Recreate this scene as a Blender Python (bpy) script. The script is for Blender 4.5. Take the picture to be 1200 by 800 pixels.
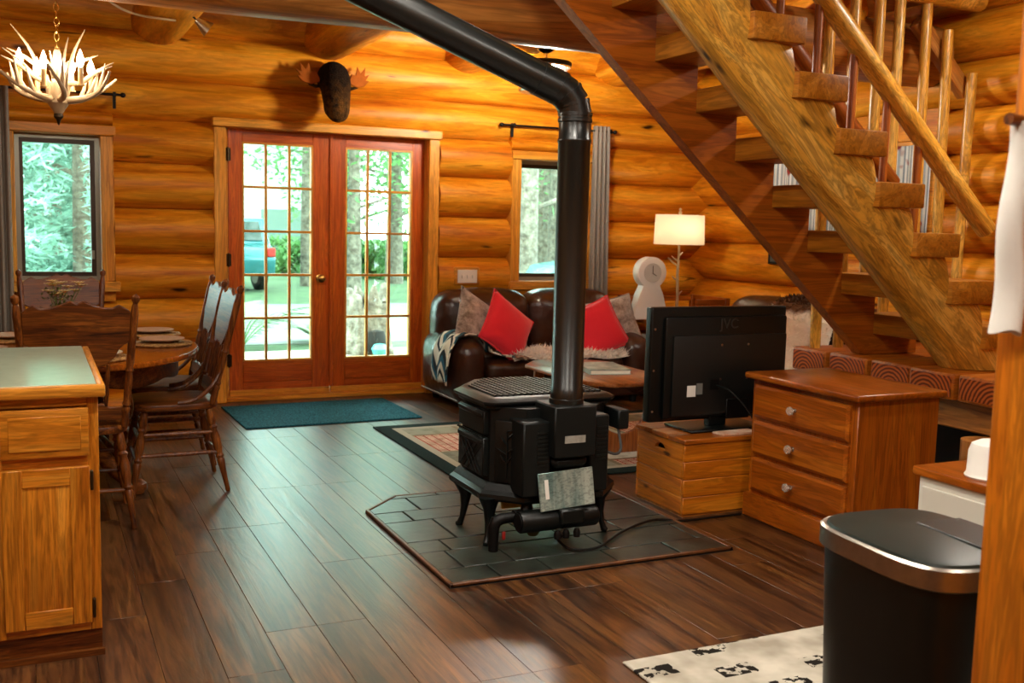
import bpy, bmesh, math, random
from mathutils import Vector, Matrix, Euler, noise as mnoise
random.seed(7)
for o in list(bpy.data.objects): bpy.data.objects.remove(o)
scn = bpy.context.scene
C = scn.collection
PI = math.pi
def R(d): return math.radians(d)

# ------------------------------------------------------------------ camera
CAM_H = 1.355
F_PX = 1205.2
# world axes (rows X, Y, Z) in camera axes (right, down, forward), from the room's vanishing points
AX = ((0.90635741, -0.02519604, 0.42175989), (-0.42179745, -0.11198162, 0.89974832), (0.02455927, -0.9933908, -0.112123))
cam_d = bpy.data.cameras.new('camera'); cam = bpy.data.objects.new('camera', cam_d); C.objects.link(cam)
cam.matrix_world = Matrix(((AX[0][0], -AX[0][1], -AX[0][2], 0), (AX[1][0], -AX[1][1], -AX[1][2], 0),
                           (AX[2][0], -AX[2][1], -AX[2][2], CAM_H), (0, 0, 0, 1)))
cam_d.sensor_width = 36; cam_d.lens = 36 * F_PX / 1200; cam_d.clip_start = .05; cam_d.clip_end = 300
cam_d.dof.use_dof = True; cam_d.dof.focus_distance = 4.3; cam_d.dof.aperture_fstop = 4.5
scn.camera = cam
def ray(x, y):
    d = (x - 600, y - 400, F_PX); return [sum(AX[i][k] * d[k] for k in range(3)) for i in range(3)]
def at_z(x, y, z=0):
    d = ray(x, y); t = (z - CAM_H) / d[2]; return Vector((d[0] * t, d[1] * t, z))
def at_y(x, y, Y):
    d = ray(x, y); t = Y / d[1]; return Vector((d[0] * t, Y, CAM_H + d[2] * t))

# ------------------------------------------------------------------ world light (overcast daylight under trees), exposure
w = bpy.data.worlds.new('overcast'); scn.world = w; w.use_nodes = True
bg = w.node_tree.nodes['Background']; bg.inputs[0].default_value = (0.74, 1.0, 0.95, 1); bg.inputs[1].default_value = 5.6
vs = scn.view_settings
vs.view_transform = 'Standard'; vs.look = 'None'; vs.gamma = 1; vs.use_curve_mapping = False
vs.exposure = 1.65
BULB = 65.0; KITCHEN = 62.0; SHADE_BULB = 24.0; FAN_LIGHT = 190.0
WARM = (1.0, 0.72, 0.40, 1)

# ------------------------------------------------------------------ colours and materials
def col(h):
    h = h.lstrip('#'); v = [int(h[i:i + 2], 16) / 255 for i in (0, 2, 4)]
    return tuple([(a / 12.92 if a <= .04045 else ((a + .055) / 1.055) ** 2.4) for a in v] + [1])
def newmat(name):
    m = bpy.data.materials.new(name); m.use_nodes = True
    nt = m.node_tree; return m, nt, nt.nodes['Principled BSDF']
def N(nt, t, **kw):
    n = nt.nodes.new(t)
    for k, v in kw.items():
        if k == 'inp':
            for a, b in v.items(): n.inputs[a].default_value = b
        else: setattr(n, k, v)
    return n
def ramp(nt, stops, interp='LINEAR'):
    n = nt.nodes.new('ShaderNodeValToRGB'); cr = n.color_ramp; cr.interpolation = interp
    while len(cr.elements) < len(stops): cr.elements.new(.5)
    for e, (p, c) in zip(cr.elements, stops): e.position = p; e.color = c
    return n
def coords(nt, scale=(1, 1, 1), rand=True):
    L = nt.links.new
    tc = N(nt, 'ShaderNodeTexCoord'); mp = N(nt, 'ShaderNodeMapping'); mp.inputs['Scale'].default_value = scale
    if rand:
        oi = N(nt, 'ShaderNodeObjectInfo'); mul = N(nt, 'ShaderNodeVectorMath', operation='SCALE'); mul.inputs[0].default_value = (37, 19, 53)
        L(oi.outputs['Random'], mul.inputs['Scale'])
        add = N(nt, 'ShaderNodeVectorMath', operation='ADD'); L(tc.outputs['Object'], add.inputs[0]); L(mul.outputs[0], add.inputs[1])
        L(add.outputs[0], mp.inputs[0])
    else: L(tc.outputs['Object'], mp.inputs[0])
    return mp.outputs[0]
def mixc(nt, fac, a, b, blend='MIX'):
    n = N(nt, 'ShaderNodeMix', data_type='RGBA', blend_type=blend)
    for s, v in ((0, fac), (6, a), (7, b)):
        if hasattr(v, 'is_linked') or hasattr(v, 'links'): nt.links.new(v, n.inputs[s])
        else: n.inputs[s].default_value = v
    return n.outputs[2]
def math_(nt, op, a, b=0.0, c=0.0):
    n = N(nt, 'ShaderNodeMath', operation=op)
    for i, v in enumerate((a, b, c)):
        if hasattr(v, 'links'): nt.links.new(v, n.inputs[i])
        else: n.inputs[i].default_value = v
    return n.outputs[0]
def wood(name, dark, mid, light, axis='x', gs=1.0, knots=.5, rough=.42, vary=.25, bump=.12, coat=0.0, spec=.32, streak=.35, knotcol=None, along=.35, figure=.28, figs=26, checks=0.0):
    m, nt, p = newmat(name); L = nt.links.new
    s = {'x': (along, 5, 5), 'y': (5, along, 5), 'z': (5, 5, along)}[axis]
    v = coords(nt, tuple(a * gs for a in s))
    n1 = N(nt, 'ShaderNodeTexNoise', inp={'Scale': 1.3, 'Detail': 5, 'Roughness': .6, 'Distortion': 1.4}); L(v, n1.inputs['Vector'])
    rp = ramp(nt, [(.28, col(dark)), (.5, col(mid)), (.74, col(light))]); L(n1.outputs[0], rp.inputs[0])
    v2 = N(nt, 'ShaderNodeVectorMath', operation='SCALE'); v2.inputs['Scale'].default_value = 6; L(v, v2.inputs[0])
    n2 = N(nt, 'ShaderNodeTexNoise', inp={'Scale': 1.6, 'Detail': 3, 'Distortion': .6}); L(v2.outputs[0], n2.inputs['Vector'])
    r2 = ramp(nt, [(.35, (1 - streak,) * 3 + (1,)), (.6, (1, 1, 1, 1))]); L(n2.outputs[0], r2.inputs[0])
    c = mixc(nt, 1.0, rp.outputs[0], r2.outputs[0], 'MULTIPLY')
    if figure:
        sn = math_(nt, 'SINE', math_(nt, 'MULTIPLY', n1.outputs[0], figs * 2.0)); r3 = ramp(nt, [(.0, (1 - figure,) * 3 + (1,)), (.75, (1, 1, 1, 1))]); L(math_(nt, 'MULTIPLY_ADD', sn, .5, .5), r3.inputs[0]); c = mixc(nt, 1.0, c, r3.outputs[0], 'MULTIPLY')
    if knots > 0:
        ks = {'x': (1.9, 5.2, 5.2), 'y': (5.2, 1.9, 5.2), 'z': (5.2, 5.2, 1.9)}[axis]
        vk = coords(nt, tuple(a * gs for a in ks))
        nk = N(nt, 'ShaderNodeTexNoise', inp={'Scale': 3.0, 'Detail': 2}); L(vk, nk.inputs['Vector'])
        vm = N(nt, 'ShaderNodeVectorMath', operation='MULTIPLY_ADD'); L(nk.outputs['Color'], vm.inputs[0]); vm.inputs[1].default_value = (.25,) * 3; L(vk, vm.inputs[2])
        vo = N(nt, 'ShaderNodeTexVoronoi', inp={'Scale': 1.0}); L(vm.outputs[0], vo.inputs['Vector'])
        kr = ramp(nt, [(.05, (1, 1, 1, 1)), (.13, (0, 0, 0, 1))]); L(vo.outputs['Distance'], kr.inputs[0])
        sx = N(nt, 'ShaderNodeSeparateColor'); L(vo.outputs['Color'], sx.inputs[0])
        on = math_(nt, 'LESS_THAN', sx.outputs[0], knots)
        kf = math_(nt, 'MULTIPLY', kr.outputs[0], on)
        c = mixc(nt, kf, c, col(knotcol or '#3a1604'))
    if checks:
        cs = {'x': (2.2, 26, 26), 'y': (26, 2.2, 26), 'z': (26, 26, 2.2)}[axis]
        vc = coords(nt, cs); nc = N(nt, 'ShaderNodeTexNoise', inp={'Scale': 1.0, 'Detail': 2, 'Distortion': .8}); L(vc, nc.inputs['Vector'])
        big = N(nt, 'ShaderNodeTexNoise', inp={'Scale': 1.6, 'Detail': 1}); L(coords(nt), big.inputs['Vector'])
        rc = ramp(nt, [(.66, (0, 0, 0, 1)), (.72, (1, 1, 1, 1))]); L(nc.outputs[0], rc.inputs[0]); rb = ramp(nt, [(.5, (0, 0, 0, 1)), (.58, (1, 1, 1, 1))]); L(big.outputs[0], rb.inputs[0])
        c = mixc(nt, math_(nt, 'MULTIPLY', math_(nt, 'MULTIPLY', rc.outputs[0], rb.outputs[0]), checks), c, col('#3a1404'))
    oi = N(nt, 'ShaderNodeObjectInfo')
    hv = N(nt, 'ShaderNodeHueSaturation'); L(c, hv.inputs['Color'])
    L(math_(nt, 'MULTIPLY_ADD', oi.outputs['Random'], vary, 1 - vary / 2), hv.inputs['Value'])
    L(hv.outputs[0], p.inputs['Base Color'])
    p.inputs['Roughness'].default_value = rough; p.inputs['Specular IOR Level'].default_value = spec
    if coat: p.inputs['Coat Weight'].default_value = coat; p.inputs['Coat Roughness'].default_value = .18
    if bump:
        b = N(nt, 'ShaderNodeBump', inp={'Strength': bump, 'Distance': .02}); L(n1.outputs[0], b.inputs['Height']); L(b.outputs[0], p.inputs['Normal'])
    return m
def plain(name, c, rough=.5, metal=0, noise=0, scale=8, bump=0, spec=.5, coat=0, sheen=0, c2=None, bscale=None, bdist=.01, **k):
    m, nt, p = newmat(name); L = nt.links.new
    p.inputs['Base Color'].default_value = col(c); p.inputs['Roughness'].default_value = rough; p.inputs['Metallic'].default_value = metal
    p.inputs['Specular IOR Level'].default_value = spec; p.inputs['Coat Weight'].default_value = coat
    if sheen: p.inputs['Sheen Weight'].default_value = sheen
    if noise or c2:
        n = N(nt, 'ShaderNodeTexNoise', inp={'Scale': scale, 'Detail': 5, 'Roughness': .65}); L(coords(nt), n.inputs['Vector'])
        a = col(c); b = col(c2) if c2 else tuple(x * (1 - noise) for x in a[:3]) + (1,)
        r = ramp(nt, [(.35, b), (.65, a)]); L(n.outputs[0], r.inputs[0]); L(r.outputs[0], p.inputs['Base Color'])
    if bump:
        n = N(nt, 'ShaderNodeTexNoise', inp={'Scale': bscale or scale, 'Detail': 4}); L(coords(nt), n.inputs['Vector'])
        b = N(nt, 'ShaderNodeBump', inp={'Strength': bump, 'Distance': bdist}); L(n.outputs[0], b.inputs['Height']); L(b.outputs[0], p.inputs['Normal'])
    return m
def emit(name, c, s):
    m, nt, p = newmat(name); p.inputs['Base Color'].default_value = c; p.inputs['Emission Color'].default_value = c; p.inputs['Emission Strength'].default_value = s
    return m
def pane_mat(name, tint=(.93, 1, .98, 1)):
    m, nt, p = newmat(name); L = nt.links.new
    tr = N(nt, 'ShaderNodeBsdfTransparent'); tr.inputs[0].default_value = tint
    gl = N(nt, 'ShaderNodeBsdfGlossy'); gl.inputs['Roughness'].default_value = .02
    fr = N(nt, 'ShaderNodeFresnel', inp={'IOR': 1.45}); mx = N(nt, 'ShaderNodeMixShader')
    L(fr.outputs[0], mx.inputs[0]); L(tr.outputs[0], mx.inputs[1]); L(gl.outputs[0], mx.inputs[2])
    L(mx.outputs[0], nt.nodes['Material Output'].inputs[0]); return m

M = {}
for a in 'xyz':
    M['log_' + a] = wood('log_wood_' + a, '#a84e04', '#d78514', '#eea932', a, .9, .55, .45, .16, .10, coat=.0, spec=.22, streak=.25, figure=.14, figs=30, along=.6, knotcol='#2e1002', checks=.8)
    M['beam_' + a] = wood('beam_wood_' + a, '#8a4a14', '#b8702a', '#cf9048', a, 1, .35, .45, .2, .12, coat=.1, streak=.3)
    M['pine_' + a] = wood('casing_pine_' + a, '#c67418', '#de942c', '#eeb04c', a, 1.4, .25, .4, .15, .05, streak=.2)
    M['fir_' + a] = wood('door_fir_' + a, '#a23c06', '#be540e', '#d26c1a', a, 2.2, .0, .32, .12, .03, coat=.3, streak=.2)
    M['oak_' + a] = wood('oak_cabinet_' + a, '#b0600e', '#d0801e', '#e09834', a, 2.6, .0, .38, .1, .06, coat=.15, streak=.35)
    M['chair_' + a] = wood('pressed_oak_' + a, '#36180a', '#743c12', '#9c5c20', a, 3, .0, .42, .15, .06, coat=.08, streak=.5, spec=.25)
    M['dresser_' + a] = wood('dresser_pine_' + a, '#803a06', '#9e4e0c', '#b86616', a, 1.8, .12, .3, .1, .04, coat=.2, streak=.2)
    M['crate_' + a] = wood('crate_pine_' + a, '#ac5406', '#c87010', '#de8c22', a, 1.6, .55, .42, .2, .05, streak=.2)
    M['stair_' + a] = wood('stair_fir_' + a, '#843a06', '#a2520e', '#bc6a18', a, 1.2, .25, .42, .14, .06, coat=.0, streak=.2)
    M['peeled_' + a] = wood('peeled_log_' + a, '#b87418', '#e0a038', '#f6c664', a, 1.2, .95, .38, .1, .16, coat=.2, streak=.3, knotcol='#2c1404', along=.8, figure=.38, figs=34, checks=.7)
    M['table_' + a] = wood('coffee_table_' + a, '#7a3c14', '#9c5626', '#b87440', a, 1.8, 0, .35, .1, .04, coat=.2)
M['tread'] = wood('tread_fir', '#945008', '#b46e18', '#cc8830', 'y', 1.2, .2, .42, .12, .05, streak=.25)
M['plank'] = wood('floor_plank_wood', '#2a160a', '#57341a', '#8e5c2a', 'y', 1.7, .12, .34, .5, .1, streak=.55, spec=.6, along=.35, figure=.3, figs=14)
M['plankb'] = plain('dark_joint_and_void', '#120a06', .8)
M['white_plastic'] = plain('white_plastic', '#e8e6de', .4)
M['black_plastic'] = plain('black_plastic', '#060a09', .38, spec=.35)
M['castiron'] = plain('stove_black', '#060b0a', .42, .1, spec=.4, bump=.12, scale=90, bdist=.003)
M['stovedark'] = plain('stove_sheet', '#070b0a', .5, .0, spec=.3)
M['pipe'] = plain('stove_pipe_black', '#080d0c', .3, 0, spec=.75)
M['chrome'] = plain('chrome', '#c8c8c4', .18, 1)
M['brass'] = plain('brass', '#b8924a', .25, 1)
M['bronze'] = plain('dark_hinge', '#3a2c18', .45, .8)
M['iron'] = plain('rod_iron', '#0b0a09', .5, .5)
M['steel'] = plain('brushed_steel', '#b8b0a4', .3, 1, noise=.15, scale=40)
M['pane'] = pane_mat('window_glass')
M['slate'] = plain('slate_tile', '#2e342c', .36, c2='#191c18', scale=6, bump=.25, bscale=14, vary=1)
M['grout'] = plain('grout', '#14120e', .8)
M['leather'] = plain('brown_leather', '#3a1d10', .3, c2='#27120a', scale=5, bump=.35, bscale=9, bdist=.03, spec=.6)
M['red'] = plain('red_cotton', '#e0142e', .8, bump=.2, scale=14, bdist=.02, sheen=.3)
M['greyfur'] = plain('grey_plush', '#c0b8b0', .9, c2='#6c6258', scale=16, bump=.6, bscale=60, bdist=.02, sheen=.5)
M['sheep'] = plain('white_fleece', '#fffaf0', .9, noise=.08, scale=20, sheen=.4)
M['antler'] = plain('antler', '#bc9f78', .5, noise=.25, scale=12)
M['bulb'] = emit('candle_bulb', (1, .90, .72, 1), BULB)
M['candle'] = plain('candle_sleeve', '#d8b070', .5)
M['curtain'] = plain('grey_curtain', '#8c8478', .85, noise=.1, scale=30)
M['quilt'] = plain('ceramic', '#d8c4a0', .3)

# ------------------------------------------------------------------ mesh helpers
class MB:
    def __init__(s): s.v = []; s.f = []
    def add(s, vs, fs, mtx=None):
        b = len(s.v); s.v += [tuple(mtx @ Vector(v)) if mtx else tuple(v) for v in vs]; s.f += [tuple(b + i for i in f) for f in fs]; return s
    def box(s, x0, x1, y0, y1, z0, z1, mtx=None):
        return s.add([(x0, y0, z0), (x1, y0, z0), (x1, y1, z0), (x0, y1, z0), (x0, y0, z1), (x1, y0, z1), (x1, y1, z1), (x0, y1, z1)],
                     [(0, 3, 2, 1), (4, 5, 6, 7), (0, 1, 5, 4), (1, 2, 6, 5), (2, 3, 7, 6), (3, 0, 4, 7)], mtx)
    def tube(s, path, rad, seg=10, caps=True, flat=1.0, up=None, mtx=None):
        path = [Vector(p) for p in path]; n = len(path)
        if not hasattr(rad, '__len__'): rad = [rad] * n
        vs = []; prev = None
        for i, p in enumerate(path):
            t = (path[min(i + 1, n - 1)] - path[max(i - 1, 0)]).normalized()
            if prev is None:
                ref = Vector(up) if up else (Vector((0, 0, 1)) if abs(t.z) < .9 else Vector((1, 0, 0)))
            else: ref = prev
            a = (ref - t * ref.dot(t)).normalized(); b = t.cross(a); prev = a
            for k in range(seg):
                an = 2 * PI * k / seg
                vs.append(p + a * math.cos(an) * rad[i] * flat + b * math.sin(an) * rad[i])
        fs = [(i * seg + k, i * seg + (k + 1) % seg, (i + 1) * seg + (k + 1) % seg, (i + 1) * seg + k) for i in range(n - 1) for k in range(seg)]
        if caps: fs += [tuple(range(seg))[::-1], tuple((n - 1) * seg + k for k in range(seg))]
        return s.add(vs, fs, mtx)
    def lathe(s, prof, seg=16, mtx=None, sx=1, sy=1):
        vs = [(r * math.cos(2 * PI * k / seg) * sx, r * math.sin(2 * PI * k / seg) * sy, z) for r, z in prof for k in range(seg)]
        n = len(prof)
        fs = [(i * seg + k, i * seg + (k + 1) % seg, (i + 1) * seg + (k + 1) % seg, (i + 1) * seg + k) for i in range(n - 1) for k in range(seg)]
        fs += [tuple(range(seg))[::-1], tuple((n - 1) * seg + k for k in range(seg))]
        return s.add(vs, fs, mtx)
    def prism(s, poly, d0, d1, plane='xy', mtx=None):
        n = len(poly)
        mk = {'xy': lambda p, d: (p[0], p[1], d), 'xz': lambda p, d: (p[0], d, p[1]), 'yz': lambda p, d: (d, p[0], p[1])}[plane]
        vs = [mk(p, d0) for p in poly] + [mk(p, d1) for p in poly]
        fs = [tuple(range(n))[::-1], tuple(range(n, 2 * n))] + [(i, (i + 1) % n, n + (i + 1) % n, n + i) for i in range(n)]
        return s.add(vs, fs, mtx)
    def grid(s, fn, nu, nv, closeu=False, closev=False, mtx=None):
        mu = nu if closeu else nu + 1; mv = nv if closev else nv + 1
        vs = [fn(i / nu, j / nv) for i in range(mu) for j in range(mv)]
        fs = [(i * mv + j, ((i + 1) % mu) * mv + j, ((i + 1) % mu) * mv + (j + 1) % mv, i * mv + (j + 1) % mv) for i in range(nu) for j in range(nv)]
        return s.add(vs, fs, mtx)
    def mesh(s, name, mat, bevel=0, seg=2, smooth=40, sub=0, fix=True):
        me = bpy.data.meshes.new(name); bm = bmesh.new()
        bv = [bm.verts.new(v) for v in s.v]
        for f in s.f:
            try: bm.faces.new([bv[i] for i in f])
            except ValueError: pass
        if fix: bmesh.ops.recalc_face_normals(bm, faces=bm.faces)
        if bevel:
            es = [e for e in bm.edges if len(e.link_faces) == 2 and e.calc_face_angle(0) > .5]
            bmesh.ops.bevel(bm, geom=es, offset=bevel, segments=seg, affect='EDGES', profile=.5, clamp_overlap=True)
        bm.to_mesh(me); bm.free()
        if mat: me.materials.append(M[mat] if isinstance(mat, str) else mat)
        if smooth:
            me.polygons.foreach_set('use_smooth', [True] * len(me.polygons)); me.set_sharp_from_angle(angle=R(smooth))
        return me
    def build(s, name, mat, parent=None, **kw):
        return link(name, s.mesh(name, mat, **kw), parent)
def link(name, me, parent=None, loc=None, rot=None):
    o = bpy.data.objects.new(name, me); C.objects.link(o)
    if parent: o.parent = parent
    if loc: o.location = loc
    if rot: o.rotation_euler = rot
    return o
def tag(o, label, cat=None, group=None, kind=None):
    if label: o['label'] = label
    if cat: o['category'] = cat
    if group: o['group'] = group
    if kind: o['kind'] = kind
    return o
def thing(name, label, cat, loc=(0, 0, 0), rz=0, group=None):
    return tag(link(name, None, None, loc, (0, 0, rz)), label, cat, group)
def struct(name, label, loc=(0, 0, 0)):
    return tag(link(name, None, None, loc), label, None, None, 'structure')
def copy_tree(o, parent=None):
    c = o.copy(); C.objects.link(c); c.parent = parent
    for ch in list(o.children): copy_tree(ch, c)
    return c
def bx(name, mat, parent, x0, x1, y0, y1, z0, z1, bevel=0, seg=1):
    """a box mesh whose origin is its centre"""
    c = ((x0 + x1) / 2, (y0 + y1) / 2, (z0 + z1) / 2); h = ((x1 - x0) / 2, (y1 - y0) / 2, (z1 - z0) / 2)
    o = MB().box(-h[0], h[0], -h[1], h[1], -h[2], h[2]).build(name, mat, parent, bevel=bevel, seg=seg); o.location = c; return o
def mesh_apply(o):
    dg = bpy.context.evaluated_depsgraph_get(); me = bpy.data.meshes.new_from_object(o.evaluated_get(dg)); old = o.data; o.modifiers.clear(); o.data = me; me.name = old.name
def soft(hx, hy, hz, p=4.0, n=10, puff=.0):
    """rounded cushion-like block, centred"""
    mb = MB()
    def fn(u, v):
        th = u * 2 * PI; ph = (v - .5) * PI
        def sg(a, e): return math.copysign(abs(a) ** e, a)
        e = 2 / p
        return (hx * sg(math.cos(ph), e) * sg(math.cos(th), e), hy * sg(math.cos(ph), e) * sg(math.sin(th), e), hz * sg(math.sin(ph), e))
    mb.grid(fn, n * 4, n * 2, closeu=True); return mb

# ================================================================== SETTING
XL, XR, YF, YB = -2.6, 5.55, -1.6, 7.82          # wall centre lines
# ---- floor: slab + planks running away from the camera
fl = struct('floor', 'dark brown hand scraped wood plank floor')
bx('floor_base', 'plankb', fl, XL, XR, YF, YB, -.12, -.012)
plank_me = {}
PW = .172
def plank(x, y0, y1):
    L_ = round(y1 - y0, 3)
    if L_ not in plank_me:
        plank_me[L_] = MB().box(-PW / 2 + .0004, PW / 2 - .0004, -L_ / 2 + .0004, L_ / 2 - .0004, -.012, 0).mesh('plank', 'plank', bevel=.0014, seg=1)
    link('plank', plank_me[L_], fl, (x, (y0 + y1) / 2, 0))
rng = random.Random(3)
rest = MB()
k = 0
x = -.62
while x < XR - .15:
    y = 1.15 - rng.choice((0, .3, .6, .9))
    vis_lo, vis_hi = 1.1, 7.70
    while y < vis_hi:
        y1 = min(y + 1.22, vis_hi)
        hid = (x > 3.6 and y < 3.0) or (x > 4.2 and y1 < 4.9)
        if y1 - y > .02:
            if hid: rest.box(x - PW / 2 + .001, x + PW / 2 - .001, y, y1 - .002, -.012, 0)
            else: plank(x, y, y1)
        y = y1
    rest.box(x - PW / 2 + .001, x + PW / 2 - .001, YF, 0.2, -.012, 0)
    x += PW
o = rest.build('plank_area', 'plank', fl); o['kind'] = 'stuff'
rest = MB()
for q in range(1, 12):
    xq = -.62 - PW * q; yq = YF + .3 * (q % 4)
    rest.box(xq - PW / 2 + .001, xq + PW / 2 - .001, YF, yq - .002, -.012, 0)
    while yq < YB - .12:
        rest.box(xq - PW / 2 + .001, xq + PW / 2 - .001, yq, min(yq + 1.22, YB - .12) - .002, -.012, 0); yq += 1.22
rest.box(-.62 - PW / 2, XR, .2, .26, -.012, -.001)
o = rest.build('plank_area', 'plank', fl); o['kind'] = 'stuff'

# ---- log walls: every log is a piece
def log_mesh(length, ry, rz, axis, seed, seg=18):
    n = max(3, int(length / .22)); mb = MB(); vs = []
    for i in range(n + 1):
        t = (i / n - .5) * length
        for k in range(seg):
            a = 2 * PI * k / seg
            w = 1 + .035 * mnoise.noise(Vector((t * .9, math.cos(a) * .7 + seed * 3.1, math.sin(a) * .7))) + .012 * mnoise.noise(Vector((t * 4, math.cos(a) * 2 + seed, math.sin(a) * 2)))
            d = ry * math.cos(a) * w; z = rz * math.sin(a) * w
            vs.append((t, d, z) if axis == 'x' else ((d, t, z) if axis == 'y' else (d, z, t)))
    fs = [(i * seg + k, i * seg + (k + 1) % seg, (i + 1) * seg + (k + 1) % seg, (i + 1) * seg + k) for i in range(n) for k in range(seg)]
    fs += [tuple(range(seg)), tuple(n * seg + k for k in range(seg))]
    return mb.add(vs, fs)
SEAM = [-.17, .14, .455, .77, 1.09, 1.41, 1.728, 2.03, 2.31, 2.63, 2.93]
wb = struct('wall_back', 'back wall of stacked round orange logs')
wr = struct('wall_right', 'side wall of stacked round orange logs')
def log_row(parent, axis, fixed, a0, a1, z0, z1, seed):
    if a1 - a0 < .05: return
    me = log_mesh(a1 - a0, .185, (z1 - z0) / 2 + .012, axis, seed).mesh('log', 'log_' + axis, smooth=60)
    mid = (a0 + a1) / 2; zc = (z0 + z1) / 2
    link('log', me, parent, (mid, fixed, zc) if axis == 'x' else (fixed, mid, zc))
OPEN_B = [(-.17, .53, .83, 1.98), (1.2, 2.93, -.2, 2.06), (3.55, 4.31, .83, 1.98)]
OPEN_R = [(5.0, 6.75, 1.30, 1.98)]
def log_wall(parent, axis, fixed, A0, A1, seams, openings, s0):
    for i in range(len(seams) - 1):
        z0, z1 = seams[i], seams[i + 1]; segs = [(A0, A1)]
        for (o0, o1, ol, oh) in openings:
            if min(z1, oh) - max(z0, ol) > .08:
                segs = [t for (a, b) in segs for t in ((a, min(b, o0)), (max(a, o1), b)) if t[1] > t[0]]
        for j, (a, b) in enumerate(segs): log_row(parent, axis, fixed, a, b, z0, z1, s0 + i * 7 + j)
    # core behind the seams
    mbk = []
    return
log_wall(wb, 'x', YB, XL - .1, XR + .35, SEAM, OPEN_B, 11)
SEAM_R = [-.02, .30, .61, .925, 1.25, 1.57, 1.88, 2.17, 2.47, 2.78, 3.05]
log_wall(wr, 'y', XR, YF, YB + .35, SEAM_R, OPEN_R, 301)
def core(parent, axis, fixed, A0, A1, openings, t=.05):
    cuts = sorted(openings); a = A0
    def put(a0, a1, z0, z1):
        if a1 - a0 < .01 or z1 - z0 < .01: return
        if axis == 'x': bx('chinking', 'plankb', parent, a0, a1, fixed - t, fixed + t, z0, z1)
        else: bx('chinking', 'plankb', parent, fixed - t, fixed + t, a0, a1, z0, z1)
    for (o0, o1, ol, oh) in cuts:
        put(a, o0, -.1, 2.95); put(o0, o1, -.1, ol - .01); put(o0, o1, oh + .01, 2.95); a = o1
    put(a, A1, -.1, 2.95)
core(wb, 'x', YB, XL, XR, OPEN_B); core(wr, 'y', XR, YF, YB, OPEN_R)
# walls behind the camera and at the far left (not in view): flat log siding
M['siding_y'] = M['log_y']
wl = struct('wall_left', 'plain log wall beyond the dining area'); bx('wall_panel', 'log_y', wl, XL - .1, XL + .1, YF, YB - .19, 0, 2.95)
wf = struct('wall_front', 'plain log wall of the kitchen'); bx('wall_panel', 'log_x', wf, XL + .1, XR - .19, YF - .1, YF + .1, 0, 2.95)
# ---- ceiling with log joists, a log beam and the stair opening
ce = struct('ceiling', 'plank ceiling on round log joists')
CZ = 2.87
M['ceil'] = wood('ceiling_boards', '#8e4410', '#b0601c', '#c87c30', 'x', 1, .2, .5, .1, .05)
HX0, HX1, HY0, HY1 = 2.0, 3.9, 3.32, 4.80
for (a, b, c_, d) in ((XL, HX0, YF, YB), (HX1, XR, YF, YB), (HX0, HX1, YF, HY0), (HX0, HX1, HY1, YB)):
    bx('ceiling_board_area', 'ceil', ce, a, b, c_, d, CZ, CZ + .06)
sh = MB()
for (a, b, c_, d) in ((HX0 - .05, HX0, HY0, HY1), (HX1, HX1 + .05, HY0, HY1), (HX0 - .05, HX1 + .05, HY0 - .05, HY0), (HX0 - .05, HX1 + .05, HY1, HY1 + .05)): sh.box(a, b, c_, d, CZ + .06, 4.8)
sh.box(HX0 - .05, HX1 + .05, HY0 - .05, HY1 + .05, 4.8, 4.86); sh.build('stairwell', 'ceil', ce, smooth=0)
for i, jx in enumerate((-.36, .84, 2.04, 3.15, 4.50)):
    me = log_mesh(2.75, .185, .175, 'y', 40 + i).mesh('joist', 'log_y', smooth=60); link('joist', me, ce, (jx, 6.35, 2.705))
me = log_mesh(7.8, .20, .195, 'x', 77).mesh('beam', 'beam_x', smooth=60); link('beam', me, ce, (1.45, 5.10, 2.51))

# ---- casings
def casing(name, label, x0, x1, z0, z1, floor, bw, yf=7.645, yb=7.99):
    t = struct(name, label)
    bx('side_board', 'pine_z', t, x0, x0 + bw, yf, yb, z0, z1 - .055, .006)
    bx('side_board', 'pine_z', t, x1 - bw, x1, yf, yb, z0, z1 - .055, .006)
    bx('head_board', 'pine_x', t, x0 - .01, x1 + .015, yf - .02, yb, z1 - .055, z1 + .012, .006)
    return t
tr = casing('trim_1', 'yellow pine casing around the double doors', 1.2, 2.925, 0, 2.06, True, .085, 7.655)
bx('stop_board', 'pine_z', tr, 1.285, 1.318, 7.78, 7.99, 0, 2.0); bx('stop_board', 'pine_z', tr, 2.808 + .055, 2.90, 7.78, 7.99, 0, 2.0)
bx('stop_board', 'fir_x', tr, 1.285, 2.84, 7.85, 7.99, 2.0, 2.045)
bx('threshold', 'pine_x', tr, 1.285, 2.84, 7.70, 8.02, 0, .03, .004)
tr = casing('trim_2', 'yellow pine casing around the dining window', -.17, .53, .90, 1.95, False, .085)
bx('sill_board', 'pine_x', tr, -.2, .56, 7.60, 7.99, .83, .90, .006); link('filler_log', log_mesh(.70, .165, .06, 'x', 501).mesh('filler_log', 'log_x', smooth=60), tr, (.18, 7.82, 2.012)); bx('filler_board', 'log_x', tr, -.17, .53, 7.66, 7.96, .76, .83)
tr = casing('trim_3', 'yellow pine casing around the window behind the sofa', 3.55, 4.31, .90, 1.945, False, .085)
bx('sill_board', 'pine_x', tr, 3.54, 4.33, 7.62, 7.99, .83, .90, .006); link('filler_log', log_mesh(.76, .165, .06, 'x', 502).mesh('filler_log', 'log_x', smooth=60), tr, (3.93, 7.82, 2.008)); bx('filler_board', 'log_x', tr, 3.55, 4.31, 7.66, 7.96, .76, .83)
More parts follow.
